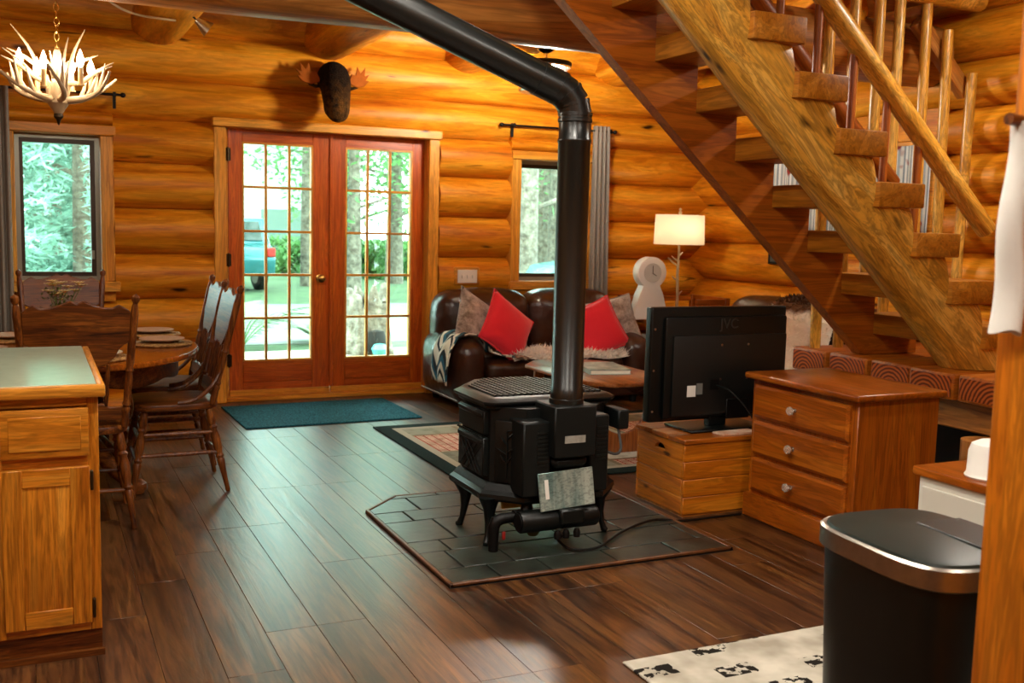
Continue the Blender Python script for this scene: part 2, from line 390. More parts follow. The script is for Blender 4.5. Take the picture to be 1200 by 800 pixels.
# ---- windows
M['winframe'] = plain('window_frame_brown', '#3a2a1c', .45, .3); M['winframe2'] = plain('window_frame_grey', '#8a8a80', .4, .5)
def window(name, label, x0, x1, z0, z1, y=7.83):
    t = struct(name, label)
    bx('frame', 'winframe2', t, x0, x1, y - .05, y + .05, z1 - .028, z1); bx('frame', 'winframe2', t, x0, x1, y - .05, y + .05, z0, z0 + .028)
    bx('frame', 'winframe2', t, x0, x0 + .028, y - .05, y + .05, z0 + .028, z1 - .028); bx('frame', 'winframe2', t, x1 - .028, x1, y - .05, y + .05, z0 + .028, z1 - .028)
    a0, a1, b0, b1 = x0 + .028, x1 - .028, z0 + .028, z1 - .028
    bx('sash', 'winframe', t, a0, a1, y - .025, y + .025, b1 - .03, b1); bx('sash', 'winframe', t, a0, a1, y - .025, y + .025, b0, b0 + .03)
    bx('sash', 'winframe', t, a0, a0 + .022, y - .025, y + .025, b0 + .03, b1 - .03); bx('sash', 'winframe', t, a1 - .032, a1, y - .025, y + .025, b0 + .03, b1 - .03)
    bx('pane', 'pane', t, a0 + .022, a1 - .032, y - .003, y + .003, b0 + .03, b1 - .03)
    bx('latch', 'winframe2', t, a1 - .03, a1 - .012, y - .045, y - .025, b0 + .12, b0 + .18)
window('window_1', 'dining window looking out on conifers', -.085, .445, .90, 1.895)
window('window_2', 'narrow window behind the leather sofa', 3.635, 4.225, .90, 1.89)
t = struct('window_3', 'window in the side wall behind the staircase')
for (a, b, c_, d) in ((5.0, 6.75, 1.90, 1.98), (5.0, 6.75, 1.30, 1.38), (5.0, 5.08, 1.38, 1.90), (6.67, 6.75, 1.38, 1.90), (5.84, 5.91, 1.38, 1.90)): bx('frame', 'pine_y', t, XR - .19, XR + .17, a, b, c_, d, .005)
for (a, b) in ((5.08, 5.84), (5.91, 6.67)): bx('pane', 'pane', t, XR + .02, XR + .026, a, b, 1.38, 1.90)
bx('filler_board', 'log_y', t, XR - .17, XR + .17, 5.0, 6.75, 1.985, 2.18); bx('filler_board', 'log_y', t, XR - .17, XR + .17, 5.0, 6.75, 1.245, 1.295)
# ---- French doors
def french(name, label, x0, x1, glass0, glass1, hinge):
    t = struct(name, label, ((x0 + x1) / 2, 7.80, 0)); cx = (x0 + x1) / 2; h = .022
    def q(nm, mt, a, b, z0, z1, th=h, bev=.003): return bx(nm, mt, t, a - cx, b - cx, -th, th, z0, z1, bev)
    q('stile', 'fir_z', x0, glass0, .035, 2.03); q('stile', 'fir_z', glass1, x1, .035, 2.03)
    q('top_rail', 'fir_x', glass0, glass1, 1.915, 2.03); q('bottom_rail', 'fir_x', glass0, glass1, .035, .29)
    q('rail_panel', 'fir_x', glass0 + .0, glass1 - .0, .13, .255, h + .006, .006)
    q('door_sweep', 'pine_x', x0 + .002, x1 - .002, .03, .075, h + .012, .003)
    W_ = glass1 - glass0; Hh = 1.915 - .29; mw = .009
    q('glazing_bead', 'pine_x', glass0, glass1, 1.903, 1.917, .026, 0); q('glazing_bead', 'pine_x', glass0, glass1, .288, .302, .026, 0)
    q('glazing_bead', 'pine_z', glass0 - .002, glass0 + .012, .302, 1.903, .026, 0); q('glazing_bead', 'pine_z', glass1 - .012, glass1 + .002, .302, 1.903, .026, 0)
    for i in (1, 2):
        xx = glass0 + W_ * i / 3; q('muntin', 'pine_z', xx - mw, xx + mw, .302, 1.903, .018, .003)
    for j in range(1, 5):
        zz = .29 + Hh * j / 5; q('muntin', 'pine_x', glass0 + .012, glass1 - .012, zz - mw, zz + mw, .0185, .003)
    pw, ph = W_ / 3 - 2 * mw, Hh / 5 - 2 * mw
    pm = MB().box(-pw / 2, pw / 2, -.0025, .0025, -ph / 2, ph / 2).mesh('pane', 'pane', smooth=0)
    for i in range(3):
        for j in range(5): link('pane', pm, t, (glass0 + W_ * (i + .5) / 3 - cx, 0, .29 + Hh * (j + .5) / 5))
    hx = x0 if hinge == 'l' else x1
    for zz in (.30, 1.05, 1.82):
        mb = MB(); mb.tube([(hx - cx, -h - .006, zz - .05), (hx - cx, -h - .006, zz + .05)], .008, 8); mb.box(hx - cx - .02, hx - cx + .02, -h - .003, -h + .001, zz - .045, zz + .045)
        mb.build('hinge', 'bronze', t)
    return t, cx, h
t, cx, h = french('door_1', 'left leaf of the red fir French doors, with brass knob', 1.32, 2.082, 1.422, 1.948, 'l')
mb = MB(); rx = Matrix.Rotation(R(90), 4, 'X')
mb.lathe([(.001, 0), (.032, .0), (.032, .006), (.012, .012), (.011, .03), (.024, .038), (.031, .05), (.029, .062), (.017, .072), (.001, .074)], 18, Matrix.Translation((2.005 - cx, -h, .916)) @ rx)
mb.build('knob', 'brass', t)
t, cx, h = french('door_2', 'right leaf of the red fir French doors, without knob', 2.088, 2.86, 2.202, 2.742, 'r')
bx('astragal', 'fir_z', t, 2.075 - cx, 2.105 - cx, -h - .014, -h, .08, 2.03, .004)
# ---- switch plate
t = thing('switch_plate', 'white triple switch plate on a log beside the doors', 'switch', (3.165, 7.628, .94))
bx('backing_board', 'pine_x', t, -.11, .11, .0, .05, -.07, .075, .01)
bx('plate', 'white_plastic', t, -.085, .085, -.008, .0, -.053, .053, .004)
for i in (-1, 0, 1): bx('toggle', 'white_plastic', t, i * .045 - .007, i * .045 + .007, -.02, -.008, -.014, .014, .002)

# ================================================================== STAIRCASE
LZ = .68                                   # landing height
TX = lambda i: 2.775 + .252 * i
TZ = lambda i: 2.278 - .2275 * i
TH = .115
def saw(i0, i1, lift=0.0):
    """stepped line of the notches, from upper left to lower right"""
    pts = []
    for i in range(i0, i1 + 1):
        pts += [(TX(i), TZ(i) - TH + .2275 if i == i0 else TZ(i - 1) - TH), (TX(i), TZ(i) - TH)]
    pts.append((TX(i1 + 1), TZ(i1) - TH)); return pts
st = thing('staircase', 'open wooden stairs on a peeled log stringer, rising from the timber landing', 'staircase', (0, 0, 0))
low = lambda x: 2.317 - .912 * (x - 2.459)
# far stringer: sawn timber with stepped top edge
s = saw(-3, 6); s = [p for p in s if p[0] < 4.62]
xb = 2.362 + (2.279 - LZ - .005) / .912 + .16
lowf = lambda x: 2.404 - .877 * (x - 2.26)
poly = [(TX(-3) - .10, lowf(TX(-3) - .10)), ] + [(TX(-3) - .10, s[0][1])] + s[1:] + [(4.62, s[-1][1]), (4.62, LZ + .004), (2.26 + (2.404 - LZ - .004) / .877, LZ + .004)]
MB().prism(poly, 4.36, 4.44, 'xz').build('stringer', 'stair_x', st, smooth=0)
# near stringer: a whole log, notched for the treads
lg = link('log_stringer', None, None)
ang = math.atan(.912)
x0_, x1_ = 1.75, 4.75
mid = ((x0_ + x1_) / 2, 3.80, (low(x0_) + low(x1_)) / 2 + .232)
ln = (x1_ - x0_) / math.cos(ang)
bpy.data.objects.remove(lg)
lg = link('log_stringer', log_mesh(ln, .17, .172, 'x', 90, 28).mesh('log_stringer', 'peeled_x', smooth=60), None, mid, (0, ang, 0))
s = saw(-4, 6)
cut = [(p[0], p[1]) for p in s] + [(5.2, s[-1][1]), (5.2, 4.2), (TX(-4), 4.2)]
cm = link('cutter', MB().prism(cut, 3.4, 4.2, 'xz').mesh('cutter', None, smooth=0))
cb = link('cutter', MB().box(1, 6, 3.4, 4.2, -1, LZ + .004).mesh('cutter', None, smooth=0))
cr = link('cutter', MB().box(4.56, 6, 3.4, 4.2, -1, 3).mesh('cutter', None, smooth=0))
ct = link('cutter', MB().box(0, 6, 3.4, 4.2, CZ + .05, 5).mesh('cutter', None, smooth=0))
bpy.context.view_layer.update()
for c_ in (cm, cb, cr, ct):
    md = lg.modifiers.new('b', 'BOOLEAN'); md.operation = 'DIFFERENCE'; md.object = c_; md.solver = 'EXACT'
bpy.context.view_layer.update(); mesh_apply(lg)
for c_ in (cm, cb, cr, ct): bpy.data.objects.remove(c_)
me = lg.data; me.polygons.foreach_set('use_smooth', [True] * len(me.polygons)); me.set_sharp_from_angle(angle=R(35))
lg.parent = st
# treads
tm = MB().box(0, .285, -.42, .42, -TH, 0).mesh('tread', 'tread', bevel=.008, seg=2)
for i in range(-2, 7): link('tread', tm, st, (TX(i), 4.025, TZ(i)))
# handrails on the far side, balusters on every tread
def rail(y, xa, xb_, off, r, mt, seed):
    za, zb = TZ(0) + (xa - 2.775) * -.9028 + off, TZ(0) + (xb_ - 2.775) * -.9028 + off
    a = math.atan2(za - zb, xb_ - xa); L_ = math.hypot(xb_ - xa, za - zb)
    link('handrail', log_mesh(L_, r, r, 'x', seed, 14).mesh('handrail', mt, smooth=60), st, ((xa + xb_) / 2, y, (za + zb) / 2), (0, a, 0))
    return lambda x: za + (x - xa) / (xb_ - xa) * (zb - za)
zr = rail(4.30, 2.3, 5.05, 1.17, .056, 'peeled_x', 93)
zr2 = rail(4.62, 2.3, 4.62, 1.04, .05, 'stair_x', 95)
for i in range(0, 7):
    xx = TX(i) + .2; l_ = zr(xx) - TZ(i)
    link('baluster', log_mesh(l_, .022, .022, 'z', 120 + i, 8).mesh('baluster', 'stair_z', smooth=60), st, (xx, 4.31, TZ(i) + l_ / 2))
# ---- landing: timbers whose sawn ends face the room
M['endgrain'] = None
m, nt, p = newmat('timber_end_grain'); v = coords(nt, (1, 1, 1)); 
wv = N(nt, 'ShaderNodeTexWave', wave_type='RINGS', rings_direction='X', inp={'Scale': 15, 'Distortion': 1.5, 'Detail': 2, 'Detail Scale': 2}); nt.links.new(v, wv.inputs['Vector'])
oi = N(nt, 'ShaderNodeObjectInfo'); cv = N(nt, 'ShaderNodeCombineXYZ'); nt.links.new(math_(nt, 'MULTIPLY_ADD', oi.outputs['Random'], .2, -.1), cv.inputs[1]); cv.inputs[2].default_value = .07
tc = N(nt, 'ShaderNodeTexCoord'); va = N(nt, 'ShaderNodeVectorMath', operation='ADD'); nt.links.new(tc.outputs['Object'], va.inputs[0]); nt.links.new(cv.outputs[0], va.inputs[1]); nt.links.new(va.outputs[0], wv.inputs['Vector'])
rp = ramp(nt, [(.2, col('#5a2408')), (.8, col('#a64e18'))]); nt.links.new(wv.outputs[0], rp.inputs[0]); nt.links.new(rp.outputs[0], p.inputs['Base Color']); p.inputs['Roughness'].default_value = .6; p.inputs['Specular IOR Level'].default_value = .15
M['endgrain'] = m
ld = thing('stair_landing', 'raised landing of thick timbers with sawn ends behind the dresser', 'landing', (0, 0, 0))
ys = [4.83, 4.53, 4.22, 3.92, 3.62, 3.31, 3.0]
for i in range(len(ys) - 1):
    a, b = ys[i + 1] + .006, ys[i] - .006
    o = bx('timber', 'stair_x', ld, 4.115 + (i % 3) * .012, 5.36, a, b, LZ - .135, LZ, .014, 2)
    MB().box(-.004, .0, -(b - a) / 2 + .016, (b - a) / 2 - .016, -.052, .052).build('end_grain', 'endgrain', o).location = (-(5.36 - (4.115 + (i % 3) * .012)) / 2, (i % 2 - .5) * .0, 0)
bx('bearer', 'beam_y', ld, 4.25, 4.42, 3.0, 4.83, LZ - .30, LZ - .135, .01)
bx('bearer', 'beam_y', ld, 5.1, 5.25, 3.0, 4.83, LZ - .30, LZ - .135, .01)
for px_, py_ in ((4.33, 4.72), (4.33, 3.1), (5.17, 4.72), (5.17, 3.1)): bx('leg', 'beam_z', ld, px_ - .07, px_ + .07, py_ - .07, py_ + .07, 0, LZ - .30, .01)
bx('void_shade_panel', 'plankb', ld, 4.9, 4.93, 3.0, 4.83, 0, LZ - .30)  # near-black sheet painting the shade of the void under the landing
# pole screen standing on the landing
ps = thing('pole_screen', 'row of slim peeled poles on the landing, up to a round rail', 'railing', (0, 0, LZ))
for i, xx in enumerate((4.18, 4.36, 4.54, 4.70, 4.92, 5.11, 5.31)):
    top = 2.74 if i < 5 else (2.60, 2.36)[i - 5]
    l_ = top - LZ
    mb = log_mesh(l_, .032, .032, 'z', 140 + i, 10)
    link('pole', mb.mesh('pole', 'peeled_z', smooth=60), ps, (xx, 4.72, l_ / 2), (R(random.uniform(-.6, .6)), R(random.uniform(-.8, .8)), 0))
link('top_rail', log_mesh(1.12, .065, .065, 'x', 79, 14).mesh('top_rail', 'peeled_x', smooth=60), ps, (4.78, 4.72, 2.795 - LZ))
mb = MB(); mb.box(-.36, .24, -.03, .03, -.05, .05)
o = mb.build('brace', 'beam_x', ps, bevel=.006); o.location = (5.18, 4.80, 2.41 - LZ); o.rotation_euler = (0, R(42), 0)
# corner post on the landing by the second sofa
o = MB().tube([(0, 0, 0), (0, 0, .62)], .06, 14).build('corner_post', 'peeled_z', None); o.location = (4.28, 4.70, LZ + .002)
bpy.data.objects.remove(o)

# ================================================================== HEARTH with slate tiles
HP = [(1.388, 3.452), (2.684, 3.452), (2.684, 4.53), (2.48, 4.735), (1.59, 4.735), (1.388, 4.53)]
def clip_poly(poly, region):
    out = list(poly); n = len(region)
    for i in range(n):
        a, b = Vector(region[i]), Vector(region[(i + 1) % n]); e = b - a; src = out; out = []
        for k in range(len(src)):
            p, q = Vector(src[k]), Vector(src[(k + 1) % len(src)])
            dp = e.x * (p.y - a.y) - e.y * (p.x - a.x); dq = e.x * (q.y - a.y) - e.y * (q.x - a.x)
            if dp >= 0: out.append(tuple(p))
            if dp * dq < 0:
                t_ = dp / (dp - dq); out.append(tuple(p + (q - p) * t_))
        if not out: return []
    return out
he = thing('hearth_pad', 'low dark slate tile hearth with clipped corners under the stove', 'hearth', (2.03, 4.09, 0))
loc = [(x - 2.03, y - 4.09) for x, y in HP]
MB().prism(loc, 0.0, .008, 'xy').build('base', 'grout', he, smooth=0)
ins = [(x * .972, y * .972) for x, y in loc]
rng = random.Random(5); y = -.63
rows = [.16, .22, .15, .30, .16, .22, .15]; ri = 0
while y < .63:
    d = rows[ri % 7]; ri += 1; x = -.66 - rng.uniform(0, .2)
    while x < .66:
        w_ = rng.choice((.22, .30, .36, .44))
        pl = clip_poly([(x + .004, y + .004), (x + w_ - .004, y + .004), (x + w_ - .004, y + d - .004), (x + .004, y + d - .004)], ins)
        if len(pl) > 2:
            cx_ = sum(p[0] for p in pl) / len(pl); cy_ = sum(p[1] for p in pl) / len(pl)
            o = MB().prism([(p[0] - cx_, p[1] - cy_) for p in pl], .0, .009 + rng.uniform(0, .002), 'xy').build('slate_tile', 'slate', he, bevel=.002, seg=1); o.location = (cx_, cy_, .006)
        x += w_
    y += d
M['edging'] = plain('hearth_edging', '#6a3c18', .45, noise=.5, scale=30)
for i in range(6):
    a, b = Vector(loc[i]), Vector(loc[(i + 1) % 6]); dv = (b - a).normalized(); nn = Vector((dv.y, -dv.x))
    MB().prism([tuple(a), tuple(b), tuple(b - nn * .017), tuple(a - nn * .017)], 0.0, .018, 'xy').build('edging', 'edging', he, bevel=.003, seg=1)
HZ = .0175

# ================================================================== STOVE
def smoothpath(p, n=6):
    out = []
    for i in range(len(p) - 1):
        p0, p1, p2, p3 = p[max(0, i - 1)], p[i], p[i + 1], p[min(len(p) - 1, i + 2)]
        for k in range(n):
            t_ = k / n; out.append(.5 * ((2 * p1) + (p2 - p0) * t_ + (2 * p0 - 5 * p1 + 4 * p2 - p3) * t_ * t_ + (3 * p1 - p0 - 3 * p2 + p3) * t_ ** 3))
    out.append(p[-1]); return out
sv = thing('wood_stove', 'black cast iron stove on four curved legs, back turned to the kitchen', 'stove', (2.0, 4.02, HZ))
def off(poly, d):
    n = len(poly); out = []
    for i in range(n):
        p0, p1, p2 = Vector(poly[i - 1]), Vector(poly[i]), Vector(poly[(i + 1) % n])
        e1 = (p1 - p0).normalized(); e2 = (p2 - p1).normalized(); n1 = Vector((e1.y, -e1.x)); n2 = Vector((e2.y, -e2.x))
        b = (n1 + n2).normalized(); out.append(tuple(p1 + b * d / max(.3, b.dot(n1))))
    return out
def stack(mb, poly, prof):
    n = len(poly); rings = [[(x, y, z) for x, y in off(poly, d)] for d, z in prof]; vs = [v for r_ in rings for v in r_]
    fs = [(i * n + k, i * n + (k + 1) % n, (i + 1) * n + (k + 1) % n, (i + 1) * n + k) for i in range(len(prof) - 1) for k in range(n)]
    fs += [tuple(range(n))[::-1], tuple((len(prof) - 1) * n + k for k in range(n))]
    return mb.add(vs, fs)
B = [(-.285, -.15), (-.17, -.27), (.17, -.27), (.285, -.15), (.285, .17), (.13, .36), (-.13, .36), (-.285, .17)]
MB_ = stack(MB(), B, [(-.02, .195), (.035, .195), (.04, .205), (.038, .222), (.02, .235), (.012, .25), (.0, .262), (-.02, .262)]); MB_.build('base_plate', 'castiron', sv, smooth=25)
stack(MB(), B, [(-.012, .25), (-.012, .585)]).build('body', 'stovedark', sv, smooth=0)
T_ = [(-.285, -.15), (-.285 + .02, -.17), (.265, -.17), (.285, -.15), (.285, .17), (.13, .36), (-.13, .36), (-.285, .17)]
top = stack(MB(), T_, [(-.03, .565), (.0, .570), (.008, .578), (.008, .586), (.022, .592), (.028, .600), (.028, .606), (.006, .618), (-.01, .622)]).build('top_plate', 'castiron', sv, smooth=25)
# lattice grille on the top
mb = MB()
for i in range(19):
    xx = -.25 + i * .5 / 18
    ya, yb = -.14, (.32 if abs(xx) < .12 else .15 + (.25 - abs(xx)) * 1.2)
    mb.box(xx - .005, xx + .005, ya, yb, .618, .630)
for j in range(16):
    yy = -.13 + j * .028; xm = .25 if yy < .15 else .25 - (yy - .15) * .8
    mb.box(-xm, xm, yy - .004, yy + .004, .618, .627)
mb.build('top_grille', 'castiron', sv, smooth=0)
# panels on the flanks
for sx in (-1, 1):
    f = sx * .297
    def fr(y0, y1, z0, z1, nm):
        pb = bx(nm, 'castiron', sv, min(f - sx * .03, f), max(f - sx * .03, f), y0, y1, z0, z1, .004)
        bx('moulding', 'castiron', pb, min(0, sx * .024), max(0, sx * .024), -(y1 - y0) / 2 + .008, (y1 - y0) / 2 - .008, (z1 - z0) / 2 - .028, (z1 - z0) / 2 - .006, .004)
        return pb
    fr(-.125, .15, .46, .56, 'upper_panel'); lp = fr(-.125, .15, .28, .445, 'side_panel')
    mb = MB()
    for k in range(-4, 8):
        for dr in (1, -1):
            y0 = -.12 + k * .045; pts = []
            for tt in range(2): pts.append((sx * .017, max(-.125, min(.125, y0 + (tt * .14 if dr > 0 else .14 - tt * .14))), -.075 + tt * .12))
            if abs(pts[0][1]) < .125 and abs(pts[1][1]) < .125: mb.tube(pts, .0025, 4)
    mb.build('lattice', 'castiron', lp)
    mb = MB()
    for k in range(14): mb.box(f + sx * .002, f + sx * .008, -.12 + k * .02, -.11 + k * .02, .448, .457)
    mb.build('dentil_strip', 'castiron', sv, smooth=0)
    # chamfer panel with flower relief
    ch = link('flower_panel', MB().box(-.055, .055, -.004, .006, -.13, .13).mesh('flower_panel', 'castiron', bevel=.003), sv, (sx * .226, -.214, .40), (0, 0, sx * R(46.2)))
    mb = MB(); mb.tube([(0, -.006, -.11), (.004, -.009, -.02), (0, -.008, .09)], [.004, .004, .002], 6)
    for k, (zz, l_, an) in enumerate(((.09, .03, 80), (.05, .05, 40), (.03, .05, -40), (.0, .055, 60), (-.01, .055, -60), (-.05, .05, 35), (-.05, .05, -35))):
        a = R(an); mb.tube([(0, -.007, zz), (math.sin(a) * l_ * .5, -.011, zz + math.cos(a) * l_ * .5), (math.sin(a) * l_, -.006, zz + math.cos(a) * l_)], [.002, .007, .001], 6, flat=.5)
    mb.build('flower_relief', 'steel' if False else 'castiron', ch)
# row of bosses under the rim
for k in range(9): bx('rim_boss', 'castiron', sv, -.24 + k * .055, -.215 + k * .055, -.18, -.15, .545, .562, .004)
# rear housings with louvres
for (xa, xb2, nm) in ((-.215, -.09, 'left'), (.095, .185, 'right')):
    hs = bx('rear_housing', 'stovedark', sv, xa, xb2, -.345, -.20, .235, .545 if nm == 'left' else .56, .006)
    cx_ = 0; w_ = (xb2 - xa)
    for k in range(9): bx('louvre', 'black_plastic', hs, w_ / 2 - .062, w_ / 2 - .012, -.0765, -.070, -.03 + k * .017, -.021 + k * .017)
bx('rear_panel', 'stovedark', sv, -.12, .14, -.31, -.18, .235, .42, .006)
fb = bx('flue_box', 'stovedark', sv, -.098, .096, -.392, -.20, .40, .612, .006)
M['tinlabel'] = plain('bare_metal_label', '#c6c6be', .4, .6, noise=.3, scale=30)
bx('label_strip', 'tinlabel', fb, -.05, .045, -.0985, -.0955, -.045, -.015)
bx('flue_taper', 'stovedark', sv, -.085, .08, -.365, -.25, .345, .40, .02)
# metal data plate
m, nt, p = newmat('data_plate_metal'); v = coords(nt, (22, 1, 3.5)); n1 = N(nt, 'ShaderNodeTexNoise', inp={'Scale': 1.0, 'Detail': 4}); nt.links.new(v, n1.inputs[0])
rp = ramp(nt, [(.35, col('#6e8a86')), (.62, col('#c4d2c8'))]); nt.links.new(n1.outputs[0], rp.inputs[0])
v2 = coords(nt, (70, 1, 150)); n2 = N(nt, 'ShaderNodeTexNoise', inp={'Scale': 1.0, 'Detail': 2}); nt.links.new(v2, n2.inputs[0]); r2 = ramp(nt, [(.42, (.7, .7, .7, 1)), (.52, (1, 1, 1, 1))]); nt.links.new(n2.outputs[0], r2.inputs[0])
nt.links.new(mixc(nt, 1, rp.outputs[0], r2.outputs[0], 'MULTIPLY'), p.inputs['Base Color']); p.inputs['Roughness'].default_value = .4; p.inputs['Metallic'].default_value = .5
M['dataplate'] = m
o = bx('data_plate', 'dataplate', sv, -.145, .11, -.003, .003, -.078, .078, .002); o.location = (-.02, -.362, .262); o.rotation_euler = (R(-8), R(-3), 0)
bx('sticker', 'white_plastic', o, -.1, -.083, -.0045, -.0035, -.03, .05)
# blower under the back
mb = MB(); ry = Matrix.Rotation(R(90), 4, 'Y')
mb.lathe([(.001, -.18), (.043, -.18), (.046, -.175), (.046, -.02), (.042, -.018), (.042, .01), (.045, .012), (.045, .17), (.04, .178), (.001, .178)], 22, Matrix.Translation((-.045, -.34, .135)) @ ry)
bl = mb.build('blower', 'black_plastic', sv)
bx('motor_block', 'black_plastic', bl, -.06, .05, -.40, -.30, .12, .185, .008)
mb = MB(); mb.lathe([(.001, 0), (.038, 0), (.038, .004), (.001, .005)], 18, Matrix.Translation((-.2262, -.34, .135)) @ Matrix.Rotation(R(-90), 4, 'Y')); mb.build('intake_grille', 'iron', bl)
for k, xx in enumerate((-.06, -.02, .03)):
    MB().lathe([(.001, 0), (.014, 0), (.016, .02), (.01, .035), (.001, .035)], 10, Matrix.Translation((xx, -.37, .058))).build('fitting', 'iron', bl)
MB().lathe([(.001, 0), (.02, .0), (.032, .018), (.034, .04), (.025, .06), (.001, .06)], 14, Matrix.Translation((-.10, -.22, .035))).build('cone_foot', plain('rubber_cone', '#4a4a24', .6), sv)
# elbow pipe and red valve at the left rear
mb = MB(); mb.tube([(-.30, -.26, .0), (-.30, -.26, .06), (-.30, -.26, .10), (-.29, -.262, .125), (-.265, -.265, .135), (-.20, -.27, .138)], [.021, .021, .024, .026, .024, .02], 12); mb.tube([(-.215, -.27, .138), (-.17, -.27, .138), (-.155, -.27, .16), (-.155, -.27, .215)], [.028, .03, .026, .02], 12)
sv_p = mb.build('air_elbow', 'iron', sv)
bx('valve_handle', plain('valve_red', '#8c1a14', .4), sv_p, -.272, -.258, -.29, -.28, .05, .085, .003)
# legs
def leg_mesh():
    pts = [(.0, .0, .215), (.006, 0, .19), (.012, 0, .15), (.006, 0, .09), (-.004, 0, .04), (-.014, 0, .012), (-.03, 0, .006)]
    return MB().tube(pts, [.05, .042, .028, .017, .013, .016, .011], 10).mesh('leg', 'castiron')
lm = leg_mesh()
for lx, ly, a in ((-.285, -.17, 225 - 180), (.262, -.17, 315 - 180), (-.28, .12, 135 - 180), (.25, .2, 45 - 180)): link('leg', lm, sv, (lx, ly, .0), (0, 0, R(a)))
bx('knob_box', 'stovedark', sv, .285, .34, -.25, -.12, .47, .555, .006); bx('tag_strip', plain('yellow_tag', '#c89a1c', .5), sv, -.19, -.07, -.10, -.09, .125, .165)
mb = MB(); mb.tube(smoothpath([Vector(q) for q in ((.18, -.30, .40), (.24, -.31, .38), (.29, -.27, .395), (.30, -.22, .48))]), .006, 8); mb.build('conduit', plain('grey_conduit', '#4a4a48', .5, .3), sv)
# pipe
pp = thing('stove_pipe', 'black stove pipe with a segmented elbow, slanting to the ceiling', 'pipe', (2.0, 3.72, HZ + .612))
mb = MB(); mb.lathe([(.072, 0), (.072, .02), (.068, .022), (.068, .065), (.0655, .068), (.0655, 1.06), (.069, 1.065), (.069, 1.075), (.0655, 1.08), (.0655, 1.14), (.07, 1.145), (.07, 1.155), (.0655, 1.16), (.0655, 1.18)], 28)
mb.build('vertical_pipe', 'pipe', pp)
E0 = Vector((0, 0, 1.175)); dirv = (at_y(455, -1, 3.80) - Vector((2.0, 3.72, 1.885))).normalized()
import itertools
pts = [E0 + Vector((0, 0, -.02))]; tdir = Vector((0, 0, 1)); cur = E0.copy(); pts.append(cur.copy())
for k in range(3):
    d_ = (Vector((0, 0, 1)).lerp(dirv, (.25, .55, .85)[k])).normalized(); cur = cur + d_ * .045; pts.append(cur.copy())
el = MB()
for k in range(len(pts) - 1):
    el.tube([pts[k] - (pts[k + 1] - pts[k]) * .12, pts[k + 1] + (pts[k + 1] - pts[k]) * .12], [.0675, .0675], 28)
    el.tube([pts[k + 1] - (pts[k + 1] - pts[k]).normalized() * .006, pts[k + 1] + (pts[k + 1] - pts[k]).normalized() * .006], .0705, 28)
el.build('elbow', 'pipe', pp)
L_ = (CZ - (HZ + .612) - cur.z) / dirv.z - .01
mb = MB(); mb.tube([cur - dirv * .02, cur + dirv * .09], .069, 28); mb.tube([cur + dirv * .07, cur + dirv * L_], .0655, 28); mb.build('slanted_pipe', 'pipe', pp)
e_ = cur + dirv * (L_ - .06); mb = MB(); mb.lathe([(.001, 0), (.17, 0), (.17, .006), (.001, .012)], 24, Matrix.Translation((e_.x, e_.y, CZ - HZ - .612 - .014))); mb.build('ceiling_flange', 'pipe', pp)
# power cord across the hearth
cd = MB(); pa = [at_z(650, 628, .05), at_z(668, 643, .026), at_z(700, 641, .026), at_z(730, 622, .026), at_z(765, 609, .026), at_z(798, 610, .008), at_z(835, 606, .008), at_z(868, 602, .008)]
cd.tube(smoothpath(pa), .006, 8); tag(cd.build('power_cord', 'black_plastic'), 'black power cord trailing from the stove over the hearth', 'cord')

# ================================================================== FURNITURE: chest, television, dresser
cr_ = thing('wooden_chest', 'knotty pine plank chest with a hand hole, under the television', 'chest', (3.16, 4.155, 0))
hx, hy = .40, .21; zz = .012
for k in range(4):
    z0 = zz + k * .085; z1 = z0 + .083
    bx('plank', 'crate_x', cr_, -hx, hx, -hy, -hy + .02, z0, z1, .003); bx('plank', 'crate_x', cr_, -hx, hx, hy - .02, hy, z0, z1, .003)
    bx('plank', 'crate_y', cr_, hx - .02, hx, -hy + .02, hy - .02, z0, z1, .003)
    if k < 3: bx('plank', 'crate_y', cr_, -hx, -hx + .02, -hy + .02, hy - .02, z0, z1, .003)
    else:
        pts = [(-hy + .02, z0), (hy - .02, z0), (hy - .02, z1), (-hy + .02, z1)]
        hole = [(.045 * math.cos(R(a)), z0 + .025 + .03 * math.sin(R(a))) for a in range(0, 181, 20)]
        outer = [(-hy + .02, z1), (-hy + .02, z0 + .025), (-.045, z0 + .025)] + [(h_[0], h_[1]) for h_ in hole[::-1]][1:] + [(hy - .02, z0 + .025), (hy - .02, z1)]
        mb = MB(); mb.prism(outer, -hx, -hx + .02, 'yz'); mb.prism([(-hy + .02, z0), (hy - .02, z0), (hy - .02, z0 + .025), (-hy + .02, z0 + .025)], -hx, -hx + .02, 'yz'); mb.build('plank', 'crate_y', cr_, smooth=0)
bx('inner_lining', 'plankb', cr_, -hx + .035, hx - .03, -hy + .03, hy - .03, .02, .34)
bx('foot_board', 'beam_x', cr_, -hx + .006, hx - .006, -hy + .006, hy - .006, 0, .012)
for k in range(3): bx('lid_board', 'dresser_x', cr_, -hx - .008, hx + .008, -hy - .01 + k * .146, -hy - .01 + k * .146 + .145, .352, .376, .004)
tv = thing('television', 'black flat television seen from behind, on the pine chest', 'television', (3.085, 4.17, .377), R(0))
bx('stand_base', 'black_plastic', tv, -.22, .24, -.12, .12, 0, .012, .004); bx('stand_neck', 'black_plastic', tv, -.05, .05, -.03, .02, .012, .09, .004)
tvp = bx('panel', 'black_plastic', tv, -.405, .405, -.02, .035, .045, .605, .01, 3)
bx('back_shell', 'black_plastic', tv, -.34, .39, -.048, -.02, .06, .56, .012, 2); bx('lower_shell', plain('tv_shell', '#090d0c', .45), tv, -.30, .38, -.062, -.048, .075, .47, .01, 2)
